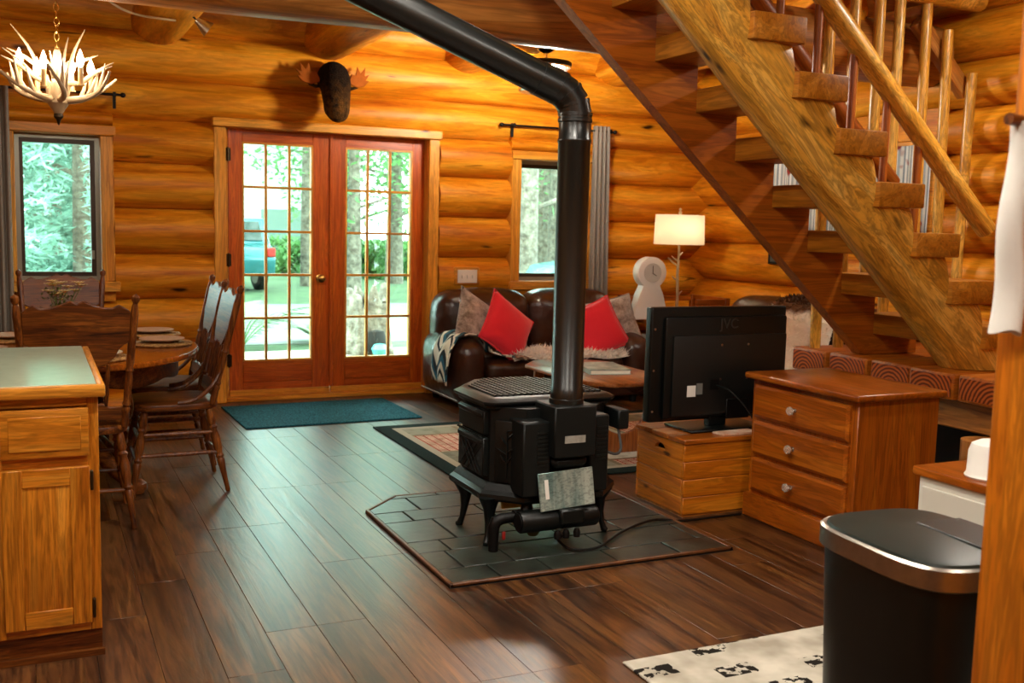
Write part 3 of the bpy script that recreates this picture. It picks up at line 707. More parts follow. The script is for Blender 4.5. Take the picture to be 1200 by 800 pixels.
bx('screen', plain('tv_screen', '#050506', .15), tv, -.39, .39, .035, .0365, .065, .59)
for zz in (.1, .3, .5): MB().lathe([(.001, 0), (.006, 0), (.006, .002), (.001, .003)], 8, Matrix.Translation((-.385, -.0225, zz)) @ rx).build('screw', 'steel', tv)
for xx, zz in ((-.02, .42), (.14, .42), (-.02, .25), (.14, .25)): MB().lathe([(.001, 0), (.006, 0), (.006, .002), (.001, .003)], 8, Matrix.Translation((xx, -.0625, zz)) @ rx).build('screw', 'steel', tv)
bx('rating_label', 'white_plastic', tv, -.215, -.165, -.0635, -.0618, .17, .225); bx('rating_label', plain('grey_label', '#6a6c68', .5), tv, -.16, -.125, -.0635, -.0618, .18, .235)
bx('socket_panel', 'iron', tv, -.08, -.03, -.064, -.061, .20, .25); bx('port_cover', 'iron', tv, .02, .16, -.068, -.061, .05, .15, .003)
cu = bpy.data.curves.new('lettering', 'FONT'); cu.body = 'JVC'; cu.size = .07; cu.extrude = .0015; cu.align_x = 'CENTER'
to = link('lettering', cu, None); bpy.context.view_layer.update()
me = bpy.data.meshes.new_from_object(to.evaluated_get(bpy.context.evaluated_depsgraph_get())); bpy.data.objects.remove(to)
me.materials.clear(); me.materials.append(plain('tv_letter', '#262826', .3)); link('lettering', me, tv, (.03, -.050, .50), (R(90), 0, 0))
cdm = MB().tube(smoothpath([Vector((3.03, 4.09, .60)), Vector((3.05, 3.99, .58)), Vector((3.13, 3.915, .45)), Vector((3.16, 3.915, .28)), Vector((3.20, 3.918, .20))]), .005, 8); tag(cdm.build('television_cable', 'black_plastic'), 'black cable hanging from the back of the television', 'cable')
bk = bx('magazine', plain('magazine_cover', '#c87a4a', .4, c2='#e8dcc8', scale=8), None, 2.98, 3.2, 3.965, 4.04, .377, .385); tag(bk, 'thin magazine lying on the chest in front of the television base', 'magazine')
bk.rotation_euler = (0, 0, R(3))
so = bx('wall_socket', 'iron', None, 3.20, 3.24, 3.925, 3.944, .26, .33, .003); bpy.data.objects.remove(so)
# dresser
dr = thing('dresser', 'glossy pine dresser of three drawers with glass knobs', 'dresser', (3.32, 3.545, 0))
hx, hy = .235, .345
bx('body', 'dresser_z', dr, -hx + .012, hx, -hy, hy, .0, .665, .004)
bx('plinth', 'dresser_y', dr, -hx - .012, hx, -hy - .012, hy + .012, 0, .115, .006)
bx('top', 'dresser_y', dr, -hx - .03, hx + .01, -hy - .035, hy + .02, .665, .695, .01, 3)
M['kglass'] = plain('knob_glass', '#f4f0e4', .05, 0, spec=1); M['kglass'].node_tree.nodes['Principled BSDF'].inputs['Transmission Weight'].default_value = .8
for k in range(3):
    z0 = .135 + k * .175; z1 = z0 + .158
    mb = MB(); n0 = -hx + .012
    mb.add([(n0, -hy + .035, z0), (n0, hy - .03, z0), (n0, hy - .03, z1), (n0, -hy + .035, z1), (n0 - .012, -hy + .035, z0), (n0 - .012, hy - .03, z0), (n0 - .012, hy - .03, z1), (n0 - .012, -hy + .035, z1),
            (n0 - .022, -hy + .05, z0 + .015), (n0 - .022, hy - .045, z0 + .015), (n0 - .022, hy - .045, z1 - .015), (n0 - .022, -hy + .05, z1 - .015)],
           [(0, 1, 2, 3), (0, 4, 5, 1), (1, 5, 6, 2), (2, 6, 7, 3), (3, 7, 4, 0), (4, 8, 9, 5), (5, 9, 10, 6), (6, 10, 11, 7), (7, 11, 8, 4), (8, 11, 10, 9)])
    d_ = mb.build('drawer', 'dresser_y', dr, smooth=25)
    mt_ = Matrix.Translation((n0 - .022, 0.02, (z0 + z1) / 2)) @ Matrix.Rotation(R(-90), 4, 'Y')
    MB().lathe([(.001, 0), (.010, 0), (.010, .003), (.006, .006), (.006, .014), (.001, .015)], 12, mt_).build('knob_stem', 'chrome', d_)
    MB().lathe([(.006, .012), (.014, .018), (.020, .026), (.020, .034), (.014, .041), (.001, .042)], 8, mt_).build('knob', 'kglass', d_, smooth=20)

# ================================================================== SITTING AREA
# ---- rugs
def rugmat(name, hx, hy):
    m, nt, p = newmat(name); L = nt.links.new; tc = N(nt, 'ShaderNodeTexCoord'); sp = N(nt, 'ShaderNodeSeparateXYZ'); L(tc.outputs['Object'], sp.inputs[0])
    ax = math_(nt, 'ABSOLUTE', sp.outputs[0]); ay = math_(nt, 'ABSOLUTE', sp.outputs[1])
    border = math_(nt, 'MAXIMUM', math_(nt, 'GREATER_THAN', ax, hx - .10), math_(nt, 'GREATER_THAN', ay, hy - .10))
    line = math_(nt, 'MAXIMUM', math_(nt, 'GREATER_THAN', ax, hx - .15), math_(nt, 'GREATER_THAN', ay, hy - .15))
    # patchwork
    mp = N(nt, 'ShaderNodeMapping'); L(tc.outputs['Object'], mp.inputs[0]); mp.inputs['Scale'].default_value = (2.0, 2.0, 1); mp.inputs['Location'].default_value = (.33, .1, 0)
    fl_ = N(nt, 'ShaderNodeVectorMath', operation='FLOOR'); L(mp.outputs[0], fl_.inputs[0]); wn = N(nt, 'ShaderNodeTexWhiteNoise', noise_dimensions='2D'); L(fl_.outputs[0], wn.inputs[0])
    pal = ramp(nt, [(0, col('#cfd0c0')), (.25, col('#9c9e8c')), (.45, col('#dcdccc')), (.62, col('#84887a')), (.78, col('#c0c2b0'))], 'CONSTANT'); L(wn.outputs[0], pal.inputs[0])
    ck = N(nt, 'ShaderNodeTexBrick', inp={'Scale': 9.0, 'Color1': col('#d8b8a0'), 'Color2': col('#e0ccb4'), 'Mortar': col('#a83c30'), 'Mortar Size': .04}); ck.offset = 0; L(tc.outputs['Object'], ck.inputs[0])
    sfl = N(nt, 'ShaderNodeSeparateXYZ'); L(fl_.outputs[0], sfl.inputs[0]); plaid = math_(nt, 'LESS_THAN', math_(nt, 'FLOORED_MODULO', math_(nt, 'ADD', math_(nt, 'ADD', sfl.outputs[0], sfl.outputs[1]), 2.0), 3.0), .5)
    c = mixc(nt, plaid, pal.outputs[0], ck.outputs[0])
    nz = N(nt, 'ShaderNodeTexNoise', inp={'Scale': 14, 'Detail': 3}); L(tc.outputs['Object'], nz.inputs[0]); nr = ramp(nt, [(.5, (1, 1, 1, 1)), (.6, (.66, .66, .6, 1))]); L(nz.outputs[0], nr.inputs[0])
    c = mixc(nt, .7, c, mixc(nt, 1, c, nr.outputs[0], 'MULTIPLY'))
    fr = N(nt, 'ShaderNodeVectorMath', operation='FRACTION'); L(mp.outputs[0], fr.inputs[0]); sf = N(nt, 'ShaderNodeSeparateXYZ'); L(fr.outputs[0], sf.inputs[0])
    g = math_(nt, 'MAXIMUM', math_(nt, 'LESS_THAN', sf.outputs[0], .06), math_(nt, 'LESS_THAN', sf.outputs[1], .06)); c = mixc(nt, g, c, col('#8a8068'))
    c = mixc(nt, line, c, col('#b4ae9c')); c = mixc(nt, border, c, col('#1c2c2a'))
    L(c, p.inputs['Base Color']); p.inputs['Roughness'].default_value = .95; p.inputs['Specular IOR Level'].default_value = .1
    b = N(nt, 'ShaderNodeBump', inp={'Strength': .4, 'Distance': .004}); n2 = N(nt, 'ShaderNodeTexNoise', inp={'Scale': 220}); L(tc.outputs['Object'], n2.inputs[0]); L(n2.outputs[0], b.inputs['Height']); L(b.outputs[0], p.inputs['Normal'])
    return m
def flat_rug(name, mat, x0, x1, y0, y1, th, label, cat='rug', rz=0):
    o = MB().box(-(x1 - x0) / 2, (x1 - x0) / 2, -(y1 - y0) / 2, (y1 - y0) / 2, 0, th).build(name, mat, None, bevel=.003, seg=1); o.location = ((x0 + x1) / 2, (y0 + y1) / 2, .001); o.rotation_euler = (0, 0, rz)
    return tag(o, label, cat)
flat_rug('area_rug', rugmat('patchwork_rug', 1.16, .825), 2.02, 4.34, 4.80, 6.45, .009, 'patchwork area rug with dark border under the coffee table')
M['mat'] = plain('teal_door_mat', '#3c8698', .95, c2='#10303a', scale=90, bump=.8, bscale=200, bdist=.006, spec=.1)
flat_rug('door_mat', 'mat', 1.22, 2.44, 6.66, 7.49, .011, 'dark teal bristle mat in front of the French doors', 'door mat', R(1.5))
m, nt, p = newmat('distressed_rug'); v = coords(nt, (1, 1, 1), False); n1 = N(nt, 'ShaderNodeTexNoise', inp={'Scale': 38, 'Detail': 4}); nt.links.new(v, n1.inputs[0])
vo = N(nt, 'ShaderNodeTexVoronoi', feature='F1', distance='CHEBYCHEV', inp={'Scale': 5.5}); vmp = coords(nt, (1, 1.9, 1), False); nt.links.new(vmp, vo.inputs[0])
a = math_(nt, 'LESS_THAN', vo.outputs['Distance'], .36); sx = N(nt, 'ShaderNodeSeparateColor'); nt.links.new(vo.outputs['Color'], sx.inputs[0]); a = math_(nt, 'MULTIPLY', a, math_(nt, 'GREATER_THAN', sx.outputs[0], .2))
b_ = math_(nt, 'GREATER_THAN', n1.outputs[0], .48); k_ = math_(nt, 'MULTIPLY', a, b_)
n3 = N(nt, 'ShaderNodeTexNoise', inp={'Scale': 6, 'Detail': 3}); nt.links.new(v, n3.inputs[0]); rp = ramp(nt, [(.35, col('#9c9484')), (.65, col('#cac4b4'))]); nt.links.new(n3.outputs[0], rp.inputs[0])
nt.links.new(mixc(nt, k_, rp.outputs[0], col('#1e1a16')), p.inputs['Base Color']); p.inputs['Roughness'].default_value = .95; p.inputs['Specular IOR Level'].default_value = .1
M['krug'] = m
flat_rug('kitchen_rug', 'krug', 1.645, 3.0, 1.0, 2.638, .008, 'cream kitchen rug with distressed black blocks by the trash can')

# ---- leather sofas
M['nail'] = plain('nail_head', '#b8b4a8', .3, .9)
def rbox(hx, hy, hz, r, seg=4): return MB().box(-hx, hx, -hy, hy, -hz, hz), dict(bevel=r, seg=seg)
def cushion(name, parent, x0, x1, y0, y1, z0, z1, r, bulge=.02, mat='leather', nx=12, axis='z', rot=None):
    """rounded block, subdivided, with swollen faces"""
    c = Vector(((x0 + x1) / 2, (y0 + y1) / 2, (z0 + z1) / 2)); h = Vector(((x1 - x0) / 2, (y1 - y0) / 2, (z1 - z0) / 2))
    bm = bmesh.new(); bmesh.ops.create_cube(bm, size=2)
    bmesh.ops.subdivide_edges(bm, edges=bm.edges[:], cuts=nx, use_grid_fill=True)
    for v in bm.verts:
        p_ = Vector((v.co.x * h.x, v.co.y * h.y, v.co.z * h.z)); q = Vector([max(-(h[i] - r), min(h[i] - r, p_[i])) for i in range(3)]); d = p_ - q
        if d.length > 1e-6: p_ = q + d.normalized() * r
        u = Vector([p_[i] / h[i] for i in range(3)])
        for i in range(3):
            j, k_ = (i + 1) % 3, (i + 2) % 3
            p_[i] += u[i] * bulge * max(0, 1 - u[j] ** 2) * max(0, 1 - u[k_] ** 2)
        p_ += Vector((1, 1, 1)) * .006 * mnoise.noise(p_ * 9 + c * 5)
        v.co = p_
    me = bpy.data.meshes.new(name); bm.to_mesh(me); bm.free(); me.materials.append(M[mat] if isinstance(mat, str) else mat)
    me.polygons.foreach_set('use_smooth', [True] * len(me.polygons))
    return link(name, me, parent, c, rot)
def sofa(label, loc, rz, W_, nails=True):
    t = thing('leather_sofa', label, 'sofa', loc, rz); hw = W_ / 2; aw = .25
    cushion('base', t, -hw + .04, hw - .04, -.36, .40, .05, .24, .03, .0)
    for s in (-1, 1):
        a = cushion('arm', t, s * hw - (0 if s < 0 else aw), s * hw + (aw if s < 0 else 0), -.40, .38, .06, .525, .11, .02)
        if nails:
            nm = MB().lathe([(.001, 0), (.007, 0), (.005, .004), (.001, .005)], 8).mesh('nail_head', 'nail')
            for k in range(26): link('nail_head', nm, a, (s * (aw / 2 - .006), -.37 + k * .029, -.20), (0, R(90 * s), 0))
    sw = (W_ - 2 * aw) / 2
    for s in (-1, 1):
        cushion('seat_cushion', t, min(0, s * sw) + .005, max(0, s * sw) - .005, -.40, .22, .22, .365, .05, .02)
        cushion('back_cushion', t, (min(0, s * (sw + .17))) + .004, max(0, s * (sw + .17)) - .004, .10, .42, .34, .83, .11, .035)
    fm = MB().lathe([(.025, 0), (.035, .06), (.001, .06)], 12).mesh('foot', 'iron')
    for sx in (-1, 1):
        for sy in (-.3, .32): link('foot', fm, t, (sx * (hw - .12), sy, 0))
    return t
sofa('dark brown leather loveseat against the log wall, under the window', (3.57, 7.16, 0), 0, 1.66)
sofa('brown leather sofa along the side wall, hide over its back', (4.90, 5.90, 0), R(-90), 1.72)
# ---- pillows
def pillow(name, label, size, th, mat, loc, rot):
    mb = MB(); n = 16
    def top(s):
        def f(u, v):
            a, b = u * 2 - 1, v * 2 - 1
            k = 1 - .10 * (1 - abs(a) ** 2) * 0; ex = size / 2 * a * (1 - .07 * (1 - b * b)); ey = size / 2 * b * (1 - .07 * (1 - a * a))
            z = th / 2 * ((1 - abs(a) ** 2.6) * (1 - abs(b) ** 2.6)) ** .55
            return (ex, ey, s * z)
        return f
    mb.grid(top(1), n, n); mb.grid(top(-1), n, n)
    me = mb.mesh(name, mat, smooth=80); bm = bmesh.new(); bm.from_mesh(me); bmesh.ops.remove_doubles(bm, verts=bm.verts, dist=.0005); bmesh.ops.recalc_face_normals(bm, faces=bm.faces); bm.to_mesh(me); bm.free()
    me.polygons.foreach_set('use_smooth', [True] * len(me.polygons))
    o = link(name, me, None, loc, rot); tag(o, label, 'pillow')
    # piping around the edge
    e = []
    for i in range(64):
        q = i / 16; s_, f_ = int(q), q - int(q); a, b = ((-1 + 2 * f_, -1), (1, -1 + 2 * f_), (1 - 2 * f_, 1), (-1, 1 - 2 * f_))[s_]
        e.append((size / 2 * a * (1 - .07 * (1 - b * b)), size / 2 * b * (1 - .07 * (1 - a * a)), 0))
    MB().tube(e + [e[0]], .006, 6, caps=False).build('piping', mat, o)
    return o
pillow('throw_pillow', 'plump red pillow leaning on the grey one, near the fringed blanket', .44, .17, 'red', (3.19, 6.90, .59), (R(66), R(36), R(8)))
pillow('throw_pillow', 'mottled grey plush pillow at the blanket end of the loveseat', .46, .17, 'greyfur', (3.03, 7.06, .60), (R(66), R(30), R(16)))
pillow('throw_pillow', 'red pillow leaning at the clock end of the loveseat', .42, .15, 'red', (3.96, 6.92, .57), (R(68), R(-22), R(-6)))
pillow('throw_pillow', 'grey fur pillow propped on the sofa arm near the clock', .42, .15, 'greyfur', (4.17, 7.05, .60), (R(64), R(-14), R(-18)))
# ---- sheepskin
def fur(name, label, fn, nu, nv, hair, length, mat, cat='throw'):
    mb = MB(); mb.grid(fn, 14, 8); base = mb
    rg = random.Random(9)
    for k in range(hair):
        u, v = rg.random(), rg.random(); p = Vector(fn(u, v)); e = .02
        n_ = (Vector(fn(min(1, u + e), v)) - p).cross(Vector(fn(u, min(1, v + e))) - p)
        if n_.length < 1e-9: continue
        n_.normalize()
        if n_.z < 0: n_ = -n_
        d = (n_ * .6 + Vector((rg.uniform(-1, 1), rg.uniform(-1, .4), rg.uniform(-.6, .2)))).normalized() * length * rg.uniform(.6, 1.2); s_ = Vector((rg.uniform(-1, 1), rg.uniform(-1, 1), 0)).normalized() * .006
        b0 = len(mb.v); mb.v += [tuple(p - s_), tuple(p + s_), tuple(p + d * .6 + s_ * .6), tuple(p + d), tuple(p + d * .6 - s_ * .6)]; mb.f += [(b0, b0 + 1, b0 + 2, b0 + 3, b0 + 4)]
    o = mb.build(name, mat, None, smooth=0, fix=False); return tag(o, label, cat)
def sk(u, v):
    x = 3.18 + u * .98; y = 6.735 + v * .36 + .03 * math.sin(u * 9)
    z = .402 + .012 * math.sin(u * 13) * math.cos(v * 5); 
    if v < .12: z -= (.12 - v) * .28; y += 0
    return (x, y, z)
fur('sheepskin', 'long white sheepskin spread over the loveseat cushions', sk, 20, 10, 5200, .055, 'sheep')
# ---- blanket over the arm
m, nt, p = newmat('woven_blanket'); tc = N(nt, 'ShaderNodeTexCoord'); mp = N(nt, 'ShaderNodeMapping'); nt.links.new(tc.outputs['UV'], mp.inputs[0]); mp.inputs['Scale'].default_value = (1, 1, 1)
w1 = N(nt, 'ShaderNodeTexWave', bands_direction='Y', wave_profile='SAW', inp={'Scale': .9, 'Distortion': 0}); 
sp = N(nt, 'ShaderNodeSeparateXYZ'); nt.links.new(mp.outputs[0], sp.inputs[0])
zig = math_(nt, 'ADD', math_(nt, 'MULTIPLY', sp.outputs[0], 3.2), math_(nt, 'PINGPONG', math_(nt, 'MULTIPLY', sp.outputs[1], 1.6), .5)); fr = math_(nt, 'FRACT', zig)
rp = ramp(nt, [(0, col('#e4e0d0')), (.22, col('#0c2430')), (.34, col('#e4e0d0')), (.50, col('#1c5a70')), (.66, col('#0c1a22')), (.86, col('#ddd6c2'))], 'CONSTANT'); nt.links.new(fr, rp.inputs[0]); nt.links.new(rp.outputs[0], p.inputs['Base Color']); p.inputs['Roughness'].default_value = .9; M['blanket'] = m
def uvgrid(name, mat, fn, nu, nv, parent=None, th=.0):
    mb = MB(); mb.grid(fn, nu, nv); me = mb.mesh(name, mat, smooth=70)
    uv = me.uv_layers.new(name='uv')
    for pl in me.polygons:
        for li in pl.loop_indices:
            vi = me.loops[li].vertex_index; uv.data[li].uv = ((vi // (nv + 1)) / nu, (vi % (nv + 1)) / nv)
    o = link(name, me, parent)
    if th:
        md = o.modifiers.new('s', 'SOLIDIFY'); md.thickness = th; md.offset = 0
    return o
AX0 = 3.57 - .83
prof = [(AX0 - .045, .20), (AX0 - .052, .30), (AX0 - .045, .40), (AX0 - .03, .47), (AX0 + .02, .545), (AX0 + .11, .568), (AX0 + .20, .55), (AX0 + .265, .50), (AX0 + .29, .43), (AX0 + .37, .405), (AX0 + .46, .40)]
def bl_fn(u, v):
    q = u * (len(prof) - 1); i = min(int(q), len(prof) - 2); f_ = q - i; x = prof[i][0] * (1 - f_) + prof[i + 1][0] * f_; z = prof[i][1] * (1 - f_) + prof[i + 1][1] * f_
    y = 6.80 + .30 * (1 - v) + .02 * math.sin(u * 7 + v * 3) - .10 * max(0, u - .6) + (.10 * (.3 - u) if u < .3 else 0)
    return (x - .008 * math.sin(v * 14) * (1 if u < .4 else .2), y, z + .006 * math.sin(v * 11 + u * 5))
o = uvgrid('blanket', 'blanket', bl_fn, 40, 14, None, .010); tag(o, 'teal and white zigzag blanket draped over the loveseat arm', 'blanket')
M['fringe'] = plain('fringe_wool', '#b8a890', .9, c2='#5a2c24', scale=60)
mb = MB(); rg = random.Random(4)
for k in range(60):
    p0 = Vector((AX0 + .45 + rg.uniform(-.01, .02), 6.70 + k * .0045, .40)); mb.tube([p0, p0 + Vector((.03, -.03, .012)), p0 + Vector((.06 + rg.uniform(-.02, .02), -.06 + rg.uniform(-.02, .02), -.008))], .0035, 4)
o2 = mb.build('fringe', 'fringe', o); o2['kind'] = 'stuff'
# ---- cowhide over the second sofa
m, nt, p = newmat('cow_hide'); tc = N(nt, 'ShaderNodeTexCoord'); sp = N(nt, 'ShaderNodeSeparateXYZ'); nt.links.new(tc.outputs['Object'], sp.inputs[0])
nz = N(nt, 'ShaderNodeTexNoise', inp={'Scale': 9, 'Detail': 4}); nt.links.new(tc.outputs['Object'], nz.inputs[0]); hgt = math_(nt, 'ADD', sp.outputs[2], math_(nt, 'MULTIPLY', nz.outputs[0], .14))
rp = ramp(nt, [(.0, col('#fffaf0')), (.86, col('#fffaf0')), (.90, col('#7a5230')), (.97, col('#4a2c16'))]); nt.links.new(hgt, rp.inputs[0]); nt.links.new(rp.outputs[0], p.inputs['Base Color']); p.inputs['Roughness'].default_value = .8; M['hide'] = m
def hide(u, v):
    pr = [(4.46, .30), (4.47, .42), (4.60, .45), (4.76, .47), (4.79, .62), (4.83, .78), (4.92, .868), (5.03, .88), (5.14, .868), (5.20, .80), (5.33, .60)]
    pr = [(4.64, .395), (4.755, .41), (4.765, .58), (4.80, .74), (4.86, .845), (4.95, .882), (5.05, .885), (5.14, .865)]
    q = u * (len(pr) - 1); i = min(int(q), len(pr) - 2); f_ = q - i
    return (pr[i][0] * (1 - f_) + pr[i + 1][0] * f_ - .012, 5.20 + v * .72 + .03 * math.sin(u * 6), pr[i][1] * (1 - f_) + pr[i + 1][1] * f_ + .01)
fur('cowhide_throw', 'white and brown hide throw over the side wall sofa', hide, 20, 10, 5000, .035, 'hide')
# ---- coffee table
ct = thing('coffee_table', 'wooden coffee table with clipped corners and scooped panel legs', 'table', (3.20, 5.60, 0.011))
pl = [(.02, -.56), (.20, -.52), (.31, -.36), (.31, .36), (.20, .52), (-.20, .52), (-.31, .36), (-.31, -.36), (-.20, -.52)]
pl = [(-.16, -.54), (.16, -.54), (.31, -.36), (.31, .36), (.16, .54), (-.16, .54), (-.31, .36), (-.31, -.36)]
MB().prism(pl, .425, .45, 'xy').build('top', 'table_y', ct, bevel=.006, seg=2)
for s in (-1, 1):
    sc = [(-.24, 0), (.24, 0), (.24, .425), (.18, .425)] + [(.16 * math.cos(R(a)), .27 + .16 * math.sin(R(a))) for a in range(0, -181, -20)] + [(-.18, .425), (-.24, .425)]
    MB().prism(sc, s * .36 - .014, s * .36 + .014, 'xz').build('panel_leg', 'table_z', ct, smooth=30, bevel=.002, seg=1)
bx('stretcher', 'table_y', ct, -.015, .015, -.345, .345, .03, .10, .003)
bk = thing('book', 'pale paperback photo book on the coffee table', 'book', (3.235, 5.56, .463), R(-12))
bx('cover', plain('book_cover', '#b8c4b4', .35, c2='#5e7a72', scale=9), bk, -.13, .13, -.18, .18, .026, .03); bx('pages', plain('book_pages', '#e4dcc8', .8), bk, -.125, .126, -.176, .176, .004, .026); bx('cover', plain('book_back', '#b0b8a8', .4), bk, -.13, .13, -.18, .18, 0, .004); bx('spine', plain('book_spine', '#9aa89a', .4), bk, -.133, -.129, -.18, .18, 0, .03)
# ---- side table, clock, lamp
sd = thing('side_table', 'mission style side table with slatted gallery between the two sofas', 'table', (4.84, 7.18, 0))
for sx in (-1, 1):
    for sy in (-1, 1): bx('leg', 'stair_z', sd, sx * .36 - .022, sx * .36 + .022, sy * .24 - .022, sy * .24 + .022, 0, .60 if (sx, sy) == (-1, -1) else .80, .003)
bx('top', 'stair_x', sd, -.40, .40, -.28, .28, .60, .63, .004); bx('shelf', 'stair_x', sd, -.36, .36, -.24, .24, .24, .26, .003)
for sy in (-1, 1): bx('gallery_rail', 'stair_x', sd, -.338, .338, sy * .24 - .012, sy * .24 + .012, .745, .79, .003) if sy > 0 else bx('gallery_rail', 'stair_x', sd, .06, .338, sy * .24 - .012, sy * .24 + .012, .745, .79, .003)
for sx in (-1, 1):
    if sx < 0: continue
    bx('gallery_rail', 'stair_y', sd, sx * .36 - .012, sx * .36 + .012, -.218, .218, .76, .80, .003)
    for k in range(7): bx('slat', 'stair_z', sd, sx * .36 - .006, sx * .36 + .006, -.195 + k * .06, -.165 + k * .06, .63, .76)
xx = -.33
for k, (w_, h_, cc, nm) in enumerate(((.03, .24, '#e4e0d4', 'thin white'), (.045, .22, '#2c5a6a', 'teal'), (.035, .26, '#3a6a3a', 'green'), (.05, .23, '#c89a2c', 'thick yellow'), (.03, .25, '#8a2c20', 'red'), (.04, .21, '#1c1c24', 'black'), (.035, .26, '#8a7a5c', 'tan'), (.045, .24, '#44688c', 'blue'))):
    b = bx('book', plain('book_spine_' + cc[1:], cc, .5), None, 4.84 + xx, 4.84 + xx + w_, 6.95, 7.13, .262, .262 + h_, .003)
    tag(b, nm + ' book standing on the shelf of the side table', 'book', 'books on the side table shelf'); xx += w_ + .003
ck = thing('keyhole_clock', 'white keyhole shaped table clock on the side table', 'clock', (4.50, 7.03, .632), R(-6))
out = []
for a in range(-55, 236, 10): out.append((.125 * math.cos(R(a)), .375 + .125 * math.sin(R(a))))
out = [(.155, 0), (.145, .05), (.105, .20)] + out + [(-.105, .20), (-.145, .05), (-.155, 0)]
MB().prism(out, -.055, .055, 'xz').build('case', 'white_plastic', ck, bevel=.006, seg=2, smooth=35)
f_ = MB().lathe([(.001, 0), (.076, 0), (.076, .004), (.07, .004), (.07, .002), (.001, .002)], 28, Matrix.Translation((0, -.0555, .375)) @ rx).build('dial', plain('dial_grey', '#c8c8c0', .3), ck)
mb = MB(); mb.box(-.002, .002, -.063, -.060, .375, .43); mb.build('hand', 'iron', f_); o = bx('hand', 'iron', f_, -.002, .002, -.0015, .0015, 0, .045); o.location = (.014, -.0615, .362); o.rotation_euler = (0, R(120), 0)
lp = thing('table_lamp', 'twig stem lamp with a white drum shade beside the clock', 'lamp', (4.90, 7.22, .631))
mb = MB(); mb.lathe([(.001, 0), (.085, 0), (.085, .012), (.02, .02), (.012, .03), (.001, .03)], 20); mb.build('base', 'antler', lp)
mb = MB(); mb.tube([(0, 0, .02), (.006, 0, .15), (-.004, 0, .35), (.003, 0, .5), (0, 0, .80)], [.014, .012, .012, .010, .007], 10)
for zz, a, l_ in ((.17, 20, .06), (.30, 200, .05), (.42, 160, .10), (.50, 10, .05), (.46, 190, .06)): mb.tube([(0, 0, zz), (l_ * .6 * math.cos(R(a)), .01, zz + l_ * .35), (l_ * math.cos(R(a)), .012, zz + l_ * .7)], [.008, .006, .004], 8)
mb.build('twig_stem', 'antler', lp)
m, nt, p = newmat('linen_shade'); tl = N(nt, 'ShaderNodeBsdfTranslucent'); tl.inputs[0].default_value = col('#f2e2c2'); df = N(nt, 'ShaderNodeBsdfDiffuse'); df.inputs[0].default_value = col('#efe4cc'); mx = N(nt, 'ShaderNodeMixShader'); mx.inputs[0].default_value = .45
nt.links.new(df.outputs[0], mx.inputs[1]); nt.links.new(tl.outputs[0], mx.inputs[2]); nt.links.new(mx.outputs[0], nt.nodes['Material Output'].inputs[0]); M['shade'] = m
mb = MB(); mb.grid(lambda u, v: ((.218 + .008 * (1 - v)) * math.cos(u * 2 * PI), (.218 + .008 * (1 - v)) * .75 * math.sin(u * 2 * PI), .60 + .245 * v), 40, 4, closeu=True); o = mb.build('shade', 'shade', lp)
MB().lathe([(.001, .0), (.012, .0), (.016, .02), (.006, .035), (.014, .045), (.001, .06)], 12, Matrix.Translation((0, 0, .845))).build('finial', 'antler', lp)
mb = MB(); mb.tube([(-.2, 0, .838), (.2, 0, .838)], .003, 6); mb.tube([(0, 0, .80), (0, 0, .85)], .004, 6); mb.build('shade_fitter', 'steel', lp)
mb = MB(); mb.lathe([(.001, 0), (.018, .01), (.03, .04), (.028, .065), (.001, .085)], 14, Matrix.Translation((.0, 0, .69))); mb.build('bulb', emit('lamp_bulb', (1, .86, .66, 1), SHADE_BULB), lp)
# ---- curtains
def curtain(name, label, x0, x1, y, z0, z1, folds, amp=.025, mat='curtain', flare=.0):
    def fn(u, v):
        w_ = 1 + flare * (1 - v); x = x0 + (x1 - x0) * u * w_
        return (x, y + amp * math.sin(u * folds * 2 * PI), z0 + (z1 - z0) * v)
    mb = MB(); mb.grid(fn, folds * 10, 8); o = mb.build(name, mat, None, smooth=80); md = o.modifiers.new('s', 'SOLIDIFY'); md.thickness = .003
    return tag(o, label, 'curtain')
curtain('curtain', 'grey curtain gathered beside the sofa window', 4.25, 4.40, 7.575, .45, 2.19, 4, .022, flare=.25)
curtain('curtain', 'grey curtain hanging at the far edge of the dining window', -.34, -.11, 7.56, .30, 2.17, 5, .022)
def rod(label, x0, x1, z, brk):
    t = thing('curtain_rod', label, 'curtain rod', ((x0 + x1) / 2, 7.585, z)); h = (x1 - x0) / 2
    MB().tube([(-h, 0, 0), (h, 0, 0)], .0085, 10).build('rod', 'iron', t)
    for s in (-1, 1): MB().lathe([(.001, -.02), (.014, -.012), (.018, 0), (.014, .012), (.001, .02)], 12, Matrix.Translation((s * (h + .012), 0, 0)) @ ry).build('finial', 'iron', t)
    for b in brk:
        mb = MB(); mb.box(b - x0 - h - .008, b - x0 - h + .008, .0, .05, -.012, .0); mb.box(b - x0 - h - .010, b - x0 - h + .010, .035, .055, -.09, .02); mb.box(b - x0 - h - .008, b - x0 - h + .008, -.012, -.006, -.012, .018); mb.box(b - x0 - h - .008, b - x0 - h + .008, -.012, .012, -.014, -.009); mb.build('bracket', 'iron', t, smooth=0)
    return t
rod('black curtain rod over the sofa window', 3.43, 4.45, 2.15, (3.53, 4.42)); rod('black curtain rod behind the antler chandelier', -.42, .58, 2.168, (.54, -.30))
m, nt, p = newmat('striped_curtain'); tc = N(nt, 'ShaderNodeTexCoord'); sp = N(nt, 'ShaderNodeSeparateXYZ'); nt.links.new(tc.outputs['Object'], sp.inputs[0])
fr = math_(nt, 'FRACT', math_(nt, 'MULTIPLY', sp.outputs[1], 14.0)); nz = N(nt, 'ShaderNodeTexNoise', inp={'Scale': 5, 'Detail': 2}); nt.links.new(tc.outputs['Object'], nz.inputs[0])
